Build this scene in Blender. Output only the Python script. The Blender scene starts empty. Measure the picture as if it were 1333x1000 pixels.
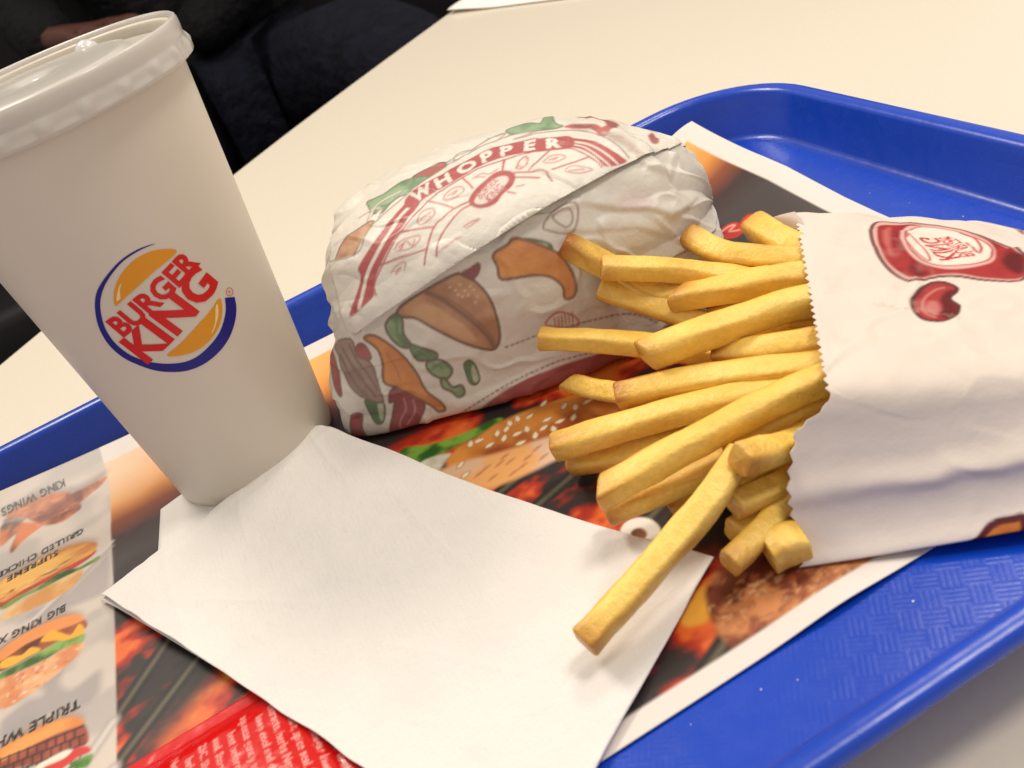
import bpy, bmesh, math, random
import numpy as np
from mathutils import Vector
random.seed(4); RNG=np.random.default_rng(4)
MM=.001
scene=bpy.context.scene; COL=scene.collection
# ------------------------------------------------------------------ camera, world, lamps, exposure
cd=bpy.data.cameras.new('camera'); cam=bpy.data.objects.new('camera',cd); COL.objects.link(cam)
cam.location=(-.222209,-.425025,.18367); cam.rotation_mode='XYZ'; cam.rotation_euler=(.985,.330,-.427)
cd.sensor_width=36; cd.sensor_fit='HORIZONTAL'; cd.lens=1295.547/1333*36; cd.clip_start=.01; cd.clip_end=60
cd.dof.use_dof=True; cd.dof.focus_distance=.345; cd.dof.aperture_fstop=22
scene.camera=cam
w=bpy.data.worlds.new('World'); scene.world=w; w.use_nodes=True
bg=w.node_tree.nodes['Background']; bg.inputs[0].default_value=(1.,.90,.80,1); bg.inputs[1].default_value=.58
def lamp(name,kind,loc,target,energy,size,color):
    l=bpy.data.lights.new(name,kind); l.energy=energy; l.color=color
    if kind=='AREA': l.shape='DISK'; l.size=size
    o=bpy.data.objects.new(name,l); COL.objects.link(o); o.location=loc
    o.rotation_euler=(Vector(target)-Vector(loc)).to_track_quat('-Z','Y').to_euler(); return o
lamp('ceiling_lamp','AREA',(-.55,.75,1.45),(-.15,-.15,0),16,.5,(1.,.91,.78))
lamp('ceiling_lamp','AREA',(.75,.55,1.55),(-.05,-.1,0),8,.4,(1.,.91,.78))
lamp('ceiling_lamp','AREA',(.50,-.45,1.55),(-.15,-.2,0),11,.40,(1.,.92,.82))
scene.view_settings.view_transform='Standard'; scene.view_settings.look='None'
scene.view_settings.exposure=.0; scene.view_settings.gamma=1
scene.cycles.max_bounces=8
# ------------------------------------------------------------------ shape functions (millimetres, table tray frame)
CAM=np.array([-222.209,-425.025,183.67]); EUL=(0.985,0.330,-0.427); FPX=1295.547
def _rot(e):
    a,b,c=e
    Rx=np.array([[1,0,0],[0,math.cos(a),-math.sin(a)],[0,math.sin(a),math.cos(a)]])
    Ry=np.array([[math.cos(b),0,math.sin(b)],[0,1,0],[-math.sin(b),0,math.cos(b)]])
    Rz=np.array([[math.cos(c),-math.sin(c),0],[math.sin(c),math.cos(c),0],[0,0,1]])
    return Rz@Ry@Rx
ROT=_rot(EUL)
def at(u,v,z):
    """point at height z that was measured at photograph pixel (u, v)"""
    d=ROT@np.array([(u-666.5)/FPX,-(v-500.)/FPX,-1.])
    return CAM+d*((z-CAM[2])/d[2])
def _h(ix,iy,s):
    n=(ix*374761393+iy*668265263+s*1442695041)&0xffffffff
    n=((n^(n>>13))*1274126177)&0xffffffff
    return ((n^(n>>16))&0xffff)/65535.
def vnoise(x,y,s=0):
    x=np.asarray(x,float);y=np.asarray(y,float)
    ix=np.floor(x).astype(np.int64);iy=np.floor(y).astype(np.int64);fx=x-ix;fy=y-iy
    fx=fx*fx*fx*(fx*(fx*6-15)+10);fy=fy*fy*fy*(fy*(fy*6-15)+10)
    a=_h(ix,iy,s);b=_h(ix+1,iy,s);c=_h(ix,iy+1,s);d=_h(ix+1,iy+1,s)
    return (a+(b-a)*fx)*(1-fy)+(c+(d-c)*fx)*fy
def fbm(x,y,s=0,o=3):
    r=0;a=.5;t=0
    for i in range(o): r=r+a*vnoise(x*2**i+i*7.3,y*2**i-i*3.1,s+i*17);t+=a;a*=.5
    return r/t
def sp(x,e): return np.sign(x)*np.abs(x)**e
def smooth(a,b,x): t=np.clip((x-a)/(b-a),0,1); return t*t*(3-2*t)
# placemat: x -14 .. -370, y -36 .. -286
MX0,MX1,MY0,MY1=-14.,-372.,-36.,-285.5
def mat_z(x,y):
    r=np.interp(-y,[27,61,89,103,119,136,153,175],[12,10.5,9,8,5.6,3.1,1.5,.0])
    r=r*np.exp(-(np.clip(-14-x,0,400)/26.)**2)
    e=np.interp(-x,[14,40,80,150,205,295,320,345,372],[3.5,3.5,3.5,3.8,4.2,6.3,8,10,11.])
    f=e*np.clip(1-(-36-y)/48.,0,1)**2
    w=1.1*np.exp(-((x+140)/14.)**2)*np.clip((-255-y)/30.,0,1)
    return .6+r+f+w+.25*fbm(x/60.,y/60.,5)
# burger in its wrapper
BC=np.array([-132.,-107.]); E1=np.array([.905,-.425]); E2=np.array([.425,.905])
def _resample(c,n):
    d=np.concatenate([[0],np.cumsum(np.linalg.norm(np.diff(c,axis=0),axis=1))])
    return np.stack([np.interp(np.linspace(0,d[-1],n),d,c[:,k]) for k in range(c.shape[1])],1)
def burger_grid(na,nb):
    ph=np.linspace(-np.pi/2,np.pi/2,2000)
    L=np.stack([70*sp(np.sin(ph),.42),46*sp(np.cos(ph),.46)],1)
    L=_resample(L,na); X=L[:,0]; Rr=L[:,1]/46
    th=np.linspace(-np.pi/2,1.5*np.pi,4001)
    cy=np.where(np.sin(th)>0,sp(np.cos(th),.62),sp(np.cos(th),.10)*(1+.14*np.abs(np.sin(th))**2));sz=np.where(np.sin(th)>0,37*np.abs(np.sin(th))**.85,-29*np.abs(np.sin(th))**.6)
    Q=_resample(np.stack([47*cy,sz],1),nb)
    X=X[:,None];Rr=Rr[:,None];lo=smooth(14,-18,Q[:,1])[None,:];Y=(Rr*(1-lo)+(Rr+1e-9)**.2*lo*(Rr>0))*Q[None,:,0];Z=30+(Rr*(1-lo)+(Rr+1e-9)**.15*lo*(Rr>0))*Q[None,:,1]
    X=X+0*Y
    X=X*(1-.0018*np.clip(Z-20,0,60)*(X<0)+.05*lo*(X<0))           # left end leans in towards the top
    k=smooth(20,72,X); Z=Z*(1-.22*k); Y=Y*(1-.10*k)*np.where(Y<0,1-.30*smooth(-8,72,X),1.)
    Z=Z+4.*np.exp(-((X+5)/40.)**2)*smooth(30,66,Z)
    aa=np.arange(na)[:,None]/na*190+0*Y; bb=np.arange(nb)[None,:]/nb*270+0*Y
    a2=X*.9+Y*.3; b2=Y*.9+Z
    d=1.9*(fbm(a2/26,b2/26,3)-.5)+1.0*(fbm(a2/10,b2/13,9,2)-.5)
    rd=1-np.abs(2*fbm(a2/17.+b2/30,b2/15-a2/40,21,2)-1); d=d+1.2*np.clip(rd-.78,0,1)*5*.5
    ang=np.arctan2(Z-28,Y); en=smooth(28,66,np.abs(X))
    d=d+en*2.3*(np.abs(((ang*2.1+.6*fbm(a2/20,b2/20,31))%1)-.5)*2-.5)
    n=np.stack([X/70*.6,Y/46,(Z-28)/34],-1);n/=np.linalg.norm(n,axis=-1,keepdims=True)+1e-9
    P0=np.stack([BC[0]+X*E1[0]+Y*E2[0],BC[1]+X*E1[1]+Y*E2[1],Z+.4],-1); ar=burger_art(P0)
    d=d+crease_lift(ar[...,0],ar[...,1])*smooth(.0,.3,-Y/46+Z/120)
    X=X+d*n[...,0];Y=Y+d*n[...,1];Z=Z+d*n[...,2]
    Z=np.maximum(Z,1.2)
    P=np.stack([BC[0]+X*E1[0]+Y*E2[0],BC[1]+X*E1[1]+Y*E2[1],Z+.4],-1)
    return P
# oblique art plane of the wrapper (looks at its front and top faces at once)
AD=np.array([-.27,-.80,.54]);AD/=np.linalg.norm(AD)
A1=np.cross([0,0,1],AD);A1/=np.linalg.norm(A1);A2=np.cross(AD,A1)
def burger_art(P):
    q=P-np.array([BC[0],BC[1],30.]); return np.stack([q@A1,q@A2],-1)
CREASES=[([[25,3.8],[31.6,.1],[38.2,-2.8],[44.5,-4.6],[51.2,-9],[58.4,-7.4],[66,-3.5]],1.6,9),
 ([[45.7,14],[48.8,7.7],[53.5,4.3],[56.5,2.3]],1.5,9),([[42.3,31.3],[49.8,22],[53.2,10.2],[55.1,1.4],[60.7,-4.9]],-2.2,10),
 ([[62,24],[65.6,11.6],[69.8,5.8],[68.6,-5.1]],-1.6,8),([[28.3,-2.6],[29.2,-10.8],[29.6,-16.8]],1.,8),([[-55.9,-1],[-61.9,-5.8],[-70.5,-7.2]],1.6,7),
 ([[-76.9,-26.6],[-74.3,-28.2],[-73.3,-34.4],[-68.7,-37.7]],1.8,7),([[-67.9,6.2],[-62.3,-1.7],[-62.4,-10.2]],1.5,7),([[-65.2,30.3],[-61.5,32.4],[-53.8,35.6],[-45.4,37.5]],1.2,9),
 ([[13.1,-1],[24.7,-5.9],[39.8,-9.1],[51.7,-15.9]],.7,8)]
def crease_lift(a,b):
    """step-shaped folds of the paper along polylines in the art plane"""
    r=np.zeros_like(a)
    for pts,amp,wd in CREASES:
        p=np.array(pts,float); best=np.full(a.shape,1e9); sg=np.zeros_like(a); tt=np.zeros_like(a)
        for k in range(len(p)-1):
            e=p[k+1]-p[k];l2=e@e;t=((a-p[k,0])*e[0]+(b-p[k,1])*e[1])/l2;tc=np.clip(t,0,1)
            d=np.hypot(a-p[k,0]-tc*e[0],b-p[k,1]-tc*e[1]); s=np.sign((a-p[k,0])*e[1]-(b-p[k,1])*e[0])
            m=d<best; best=np.where(m,d,best); sg=np.where(m,-s,sg); tt=np.where(m,(k+tc)/(len(p)-1),tt)
        w=np.exp(-best/wd)*np.clip(np.minimum(tt,1-tt)*6,0,1)*(best<30)
        st=.5+.5*np.tanh(sg*np.sign(amp)*best/.8); en=np.clip(np.minimum(tt,1-tt)*6,0,1)
        r+=abs(amp)*(st*w-(1-st)*.25*np.exp(-best/3.)*en)
    return r
# paper bag of fries
BG=np.array([.83,-.55]);BG/=np.linalg.norm(BG);BH=np.array([-BG[1],BG[0]])
def bag_grid(nt,ns):
    m=np.array([[-174,1.6],[-170.5,8],[-170,21],[-172,29],[-177,32.5],[-203,34.5],[-240,36],[-268,37],[-279,36.5],[-282.5,33.5],[-285,27],[-290.5,18],[-293.5,13.5],[-296,8],[-302,2.6],[-305.5,1.4],[-300,.9],[-240,.9],[-182,.9],[-174,1.6]],float)
    e=np.array([[-182,3.2],[-182,5],[-183,8],[-186,10],[-191,13],[-208,17],[-240,20],[-264,22],[-272,22],[-276,21],[-279,18],[-285,14],[-288,12],[-292,9],[-299,5.5],[-303,4.8],[-298,4.],[-240,3.],[-190,3.],[-182,3.2]],float)
    # dense smooth resample, same parameter on both
    def dense(c):
        c=_resample(c,900); k=np.ones(15)/15
        ext=np.concatenate([c[-12:-1],c,c[1:12]]); 
        s=np.stack([np.convolve(ext[:,i],np.ones(9)/9,'same') for i in range(2)],1)[11:-11]; return s
    dm=np.concatenate([[0],np.cumsum(np.linalg.norm(np.diff(m,axis=0),axis=1))]);de=np.concatenate([[0],np.cumsum(np.linalg.norm(np.diff(e,axis=0),axis=1))])
    f=np.linspace(0,1,ns);idx=np.interp(f,dm/dm[-1],np.arange(len(m)))
    M=np.stack([np.interp(idx,np.arange(len(m)),m[:,i]) for i in range(2)],1)
    E_=np.stack([np.interp(idx,np.arange(len(m)),e[:,i]) for i in range(2)],1)
    def sm(c): 
        w=7; ext=np.concatenate([c[-w-1:-1],c,c[1:w+1]]); return np.stack([np.convolve(ext[:,i],np.ones(2*w+1)/(2*w+1),'same') for i in range(2)],1)[w:-w]
    M=sm(M);E_=sm(E_)
    S=f*dm[-1]
    # where the paper ends at the mouth (length coordinate), per perimeter position
    g0=np.interp(idx,[0,2,4,8,9,10,11,12,13,15,16,17.5,19],[44,40,46,46.5,46.5,37.5,33.5,33,33,33,35,40,44])
    zig=.6*(np.abs(((S/3.6)%1)-.5)*4-1)
    t=np.linspace(0,1,nt)[:,None]
    g=g0[None,:]+(114-g0[None,:])*t+zig[None,:]*np.clip(1-t*14,0,1)
    tt=np.clip((g-33)/81.,0,1)
    k=tt**1.3
    H=M[None,:,0]*(1-k)+E_[None,:,0]*k; Z=M[None,:,1]*(1-k)+E_[None,:,1]*k
    SS=S[None,:]+0*g
    wr=1.0*(fbm(g/22,SS/30,4)-.5)*2+.5*(fbm(g/9,SS/14,8,2)-.5)*2
    rg=1-np.abs(2*fbm(g/34.+SS/60,SS/26.-g/50,41,2)-1); wr=wr+1.3*np.clip(rg-.86,0,1)*4
    top=smooth(2,12,Z)
    # lengthwise crease down the middle of the near gusset, and the sag of the top panel
    gus=np.exp(-((SS-np.interp(11.6,np.arange(len(m)),dm))/3.2)**2)
    Z=Z+wr*top*.9-2.2*np.exp(-((SS-np.interp(6.,np.arange(len(m)),dm))/22)**2)*np.sin(np.pi*np.clip(tt,0,1))
    H=H+gus*(-1.2-1.3*tt)+wr*.6*top
    # pinch shut at the far end
    pin=smooth(.93,1.,tt); Z=Z*(1-pin)+(3.5+.12*Z)*pin
    Z=np.maximum(Z,.95)
    P=np.stack([BG[0]*g+BH[0]*H,BG[1]*g+BH[1]*H,Z+.5],-1)
    return P,SS,g,dm
# cup
CC=np.array([-248.46,-87.96]);CR0,CR1,CH=30.59,43.99,143.85
def cup_pt(ang,z,off=0.):
    """ang = angle round the cup, z = height above the placemat"""
    r=CR0+(CR1-CR0)*z/CH+off
    return np.stack([CC[0]+r*np.cos(ang),CC[1]+r*np.sin(ang),z+1.2+0*ang],-1)
# ------------------------------------------------------------------ scene helpers
def lin(c):
    c=np.asarray(c,float)/255.; return np.where(c<=.04045,c/12.92,((c+.055)/1.055)**2.4)
def tag(o,label,cat,group=None):
    o['label']=label; o['category']=cat
    if group: o['group']=group
    return o
def empty(name,loc=(0,0,0)):
    o=bpy.data.objects.new(name,None); COL.objects.link(o); o.location=[c*MM for c in loc]; o.empty_display_size=.01; return o
def link(name,me,mat,parent=None,smooth=True):
    o=bpy.data.objects.new(name,me); COL.objects.link(o)
    if mat: me.materials.append(mat)
    if smooth and len(me.polygons): me.polygons.foreach_set('use_smooth',np.ones(len(me.polygons),bool))
    if parent:
        o.parent=parent; o.location=-Vector(parent.location)
    me.update(); return o
def mesh(verts,faces,name='m'):
    me=bpy.data.meshes.new(name); v=np.asarray(verts,float).reshape(-1,3)*MM
    if isinstance(faces,np.ndarray):
        me.vertices.add(len(v)); me.vertices.foreach_set('co',v.ravel())
        k=faces.shape[1]; n=len(faces)
        me.loops.add(n*k); me.loops.foreach_set('vertex_index',faces.ravel().astype(np.int32))
        me.polygons.add(n); me.polygons.foreach_set('loop_start',(np.arange(n)*k).astype(np.int32))
        me.polygons.foreach_set('loop_total',np.full(n,k,np.int32)); me.update(calc_edges=True); me.validate()
    else: me.from_pydata(v.tolist(),[],faces)
    return me
def quads(na,nb,cu=False,cv=False):
    i=np.arange(na if cu else na-1)[:,None];j=np.arange(nb if cv else nb-1)[None,:]
    a=i*nb+j;b=((i+1)%na)*nb+j;c=((i+1)%na)*nb+(j+1)%nb;d=i*nb+(j+1)%nb
    return np.stack([a+0*b,b+0*a,c,d+0*c],-1).reshape(-1,4)
def paint(me,cols):
    a=me.color_attributes.new('paint','FLOAT_COLOR','POINT')
    c=np.ones((len(me.vertices),4),np.float32); c[:,:3]=cols; a.data.foreach_set('color',c.ravel())
def solidify(o,t,off=-1):
    m=o.modifiers.new('thickness','SOLIDIFY'); m.thickness=t*MM; m.offset=off; return m
def material(name,color=(200,200,200),rough=.5,spec=.5,bump=None,vary=None,attr=False,sss=0,coat=0,trans=0,metal=0,sheen=0,emboss=False):
    """procedural Principled material; bump=[(scale,strength,detail)...] in 1/m, vary=(scale,amount)"""
    m=bpy.data.materials.new(name); m.use_nodes=True; nt=m.node_tree; N=nt.nodes; L=nt.links
    p=N['Principled BSDF']; p.inputs['Roughness'].default_value=rough; p.inputs['Specular IOR Level'].default_value=spec
    p.inputs['Metallic'].default_value=metal; p.inputs['Sheen Weight'].default_value=sheen
    p.inputs['Coat Weight'].default_value=coat; p.inputs['Coat Roughness'].default_value=.15
    co=N.new('ShaderNodeNewGeometry').outputs['Position']
    if attr:
        a=N.new('ShaderNodeAttribute'); a.attribute_name='paint'; src=a.outputs['Color']
    else:
        r=N.new('ShaderNodeRGB'); r.outputs[0].default_value=(*lin(color),1); src=r.outputs[0]
    if vary:
        n=N.new('ShaderNodeTexNoise'); n.inputs['Scale'].default_value=vary[0]; n.inputs['Detail'].default_value=4; L.new(co,n.inputs['Vector'])
        mr=N.new('ShaderNodeMapRange'); mr.inputs[1].default_value=.25; mr.inputs[2].default_value=.75
        mr.inputs[3].default_value=1-vary[1]; mr.inputs[4].default_value=1+vary[1]*.4; L.new(n.outputs[0],mr.inputs[0])
        mx=N.new('ShaderNodeMix'); mx.data_type='RGBA'; mx.blend_type='MULTIPLY'; mx.inputs[0].default_value=1
        cb=N.new('ShaderNodeCombineColor'); [L.new(mr.outputs[0],cb.inputs[k]) for k in range(3)]
        L.new(src,mx.inputs[6]); L.new(cb.outputs[0],mx.inputs[7]); src=mx.outputs[2]
    L.new(src,p.inputs['Base Color'])
    last=None
    for sc,st,de in (bump or []):
        n=N.new('ShaderNodeTexNoise'); n.inputs['Scale'].default_value=sc; n.inputs['Detail'].default_value=de; L.new(co,n.inputs['Vector'])
        b=N.new('ShaderNodeBump'); b.inputs['Strength'].default_value=1; b.inputs['Distance'].default_value=st*MM; L.new(n.outputs[0],b.inputs['Height'])
        if last: L.new(last,b.inputs['Normal'])
        last=b.outputs[0]
    if emboss:
        v=N.new('ShaderNodeTexVoronoi'); v.inputs['Scale'].default_value=620; v.inputs['Randomness'].default_value=.12; L.new(co,v.inputs['Vector'])
        b=N.new('ShaderNodeBump'); b.inputs['Distance'].default_value=.00007; L.new(v.outputs[0],b.inputs['Height'])
        if last: L.new(last,b.inputs['Normal'])
        last=b.outputs[0]
    if last: L.new(last,p.inputs['Normal'])
    if sss:
        p.inputs['Subsurface Weight'].default_value=sss; p.inputs['Subsurface Radius'].default_value=(1.,.55,.2); p.inputs['Subsurface Scale'].default_value=.003
    if trans:
        t=N.new('ShaderNodeBsdfTranslucent'); L.new(src,t.inputs[0]); ms=N.new('ShaderNodeMixShader'); ms.inputs[0].default_value=trans
        L.new(p.outputs[0],ms.inputs[1]); L.new(t.outputs[0],ms.inputs[2]); L.new(ms.outputs[0],N['Material Output'].inputs[0])
    return m
def structure(o): o['kind']='structure'; return o
def box(c,s,bev=0):
    bm=bmesh.new(); bmesh.ops.create_cube(bm,size=1)
    for v in bm.verts: v.co=Vector([(c[k]+v.co[k]*s[k])*MM for k in range(3)])
    if bev: bmesh.ops.bevel(bm,geom=bm.edges[:],offset=bev*MM,segments=3,affect='EDGES',profile=.5)
    me=bpy.data.meshes.new('b'); bm.to_mesh(me); bm.free(); return me
# ------------------------------------------------------------------ flat print: a small canvas in millimetres that is sampled at mesh points
class Canvas:
    def __init__(s,x0,x1,y0,y1,res,base):
        s.x0,s.y0,s.res=x0,y0,res; s.nx=int((x1-x0)/res)+1; s.ny=int((y1-y0)/res)+1
        s.im=np.empty((s.ny,s.nx,3)); s.im[:]=lin(base)
    def win(s,a,b,pad):
        i0=max(0,int((a[0]-pad-s.x0)/s.res)); i1=min(s.nx,int((b[0]+pad-s.x0)/s.res)+2)
        j0=max(0,int((a[1]-pad-s.y0)/s.res)); j1=min(s.ny,int((b[1]+pad-s.y0)/s.res)+2)
        if i1<=i0 or j1<=j0: return None
        X,Y=np.meshgrid(s.x0+np.arange(i0,i1)*s.res,s.y0+np.arange(j0,j1)*s.res)
        return i0,i1,j0,j1,X,Y
    def mix(s,wn,m,col):
        i0,i1,j0,j1,X,Y=wn; v=s.im[j0:j1,i0:i1]
        c=col(X,Y) if callable(col) else lin(col)
        v[:]=v*(1-m[...,None])+c*m[...,None]
    @staticmethod
    def segdist(X,Y,p,closed):
        d=np.full(X.shape,1e9); n=len(p)
        for k in range(n if closed else n-1):
            a=p[k];b=p[(k+1)%n];e=b-a;l=max(e@e,1e-12)
            t=np.clip(((X-a[0])*e[0]+(Y-a[1])*e[1])/l,0,1)
            d=np.minimum(d,np.hypot(X-a[0]-t*e[0],Y-a[1]-t*e[1]))
        return d
    def inside(s,X,Y,p):
        ins=np.zeros(X.shape,bool); n=len(p)
        for k in range(n):
            a=p[k];b=p[(k+1)%n]
            if a[1]==b[1]: continue
            c=((a[1]>Y)!=(b[1]>Y))&(X<(b[0]-a[0])*(Y-a[1])/(b[1]-a[1])+a[0]); ins^=c
        return ins
    def poly(s,p,col,soft=.35,alpha=1.,edge=None,ew=.5,curve=True):
        p=np.asarray(p,float)
        if curve: p=rounded(p,True)
        wn=s.win(p.min(0),p.max(0),soft+ew)
        if wn is None: return
        X,Y=wn[4:]; d=s.segdist(X,Y,p,True); sd=np.where(s.inside(X,Y,p),d,-d)
        s.mix(wn,alpha*smooth(-soft,soft,sd),col)
        if edge is not None: s.mix(wn,alpha*(1-smooth(ew*.5-.15,ew*.5+.3,d)),edge)
    def line(s,p,w,col,soft=.25,closed=False,curve=True,alpha=1.):
        p=np.asarray(p,float)
        if curve and len(p)>2: p=rounded(p,closed)
        wn=s.win(p.min(0),p.max(0),w+soft)
        if wn is None: return
        d=s.segdist(wn[4],wn[5],p,closed); s.mix(wn,alpha*(1-smooth(w/2-soft,w/2+soft,d)),col)
    def tris(s,T,col,alpha=1.):
        for t in T:
            wn=s.win(t.min(0),t.max(0),0)
            if wn is None: continue
            X,Y=wn[4:]; a,b,c=t; D=(b[0]-a[0])*(c[1]-a[1])-(c[0]-a[0])*(b[1]-a[1])
            if abs(D)<1e-9: continue
            u=((X-a[0])*(c[1]-a[1])-(c[0]-a[0])*(Y-a[1]))/D; v=((b[0]-a[0])*(Y-a[1])-(X-a[0])*(b[1]-a[1]))/D
            e=-.02
            s.mix(wn,((u>=e)&(v>=e)&(u+v<=1-e))*alpha,col)
    def sample(s,x,y):
        fx=np.clip((x-s.x0)/s.res,0,s.nx-1.001);fy=np.clip((y-s.y0)/s.res,0,s.ny-1.001)
        i=fx.astype(int);j=fy.astype(int);fx=(fx-i)[:,None];fy=(fy-j)[:,None]
        return (s.im[j,i]*(1-fx)+s.im[j,i+1]*fx)*(1-fy)+(s.im[j+1,i]*(1-fx)+s.im[j+1,i+1]*fx)*fy
def rounded(p,closed,n=4):
    """Catmull-Rom through the points"""
    m=len(p); out=[]
    for k in range(m if closed else m-1):
        if closed: a,b,c,d=p[k-1],p[k],p[(k+1)%m],p[(k+2)%m]
        else: a,b,c,d=p[max(k-1,0)],p[k],p[k+1],p[min(k+2,m-1)]
        for t in np.arange(n)/n:
            out.append(.5*((2*b)+(c-a)*t+(2*a-5*b+4*c-d)*t*t+(3*b-3*c+d-a)*t**3))
    if not closed: out.append(p[-1])
    return np.array(out)
def text_tris(body,bold=0.,space=1.,shear=0.):
    """triangles of a line of lettering, cap height 1, starting at the origin"""
    cu=bpy.data.curves.new('lettering','FONT'); cu.body=body; cu.size=1/.7; cu.offset=bold; cu.space_character=space; cu.shear=shear; cu.resolution_u=3
    o=bpy.data.objects.new('lettering',cu); COL.objects.link(o); bpy.context.view_layer.update()
    me=o.evaluated_get(bpy.context.evaluated_depsgraph_get()).to_mesh(); me.calc_loop_triangles()
    v=np.array([x.co[:2] for x in me.vertices]).reshape(-1,2); t=np.array([x.vertices[:] for x in me.loop_triangles]).reshape(-1,3)
    o.to_mesh_clear(); bpy.data.objects.remove(o); bpy.data.curves.remove(cu)
    return v,t
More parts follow.
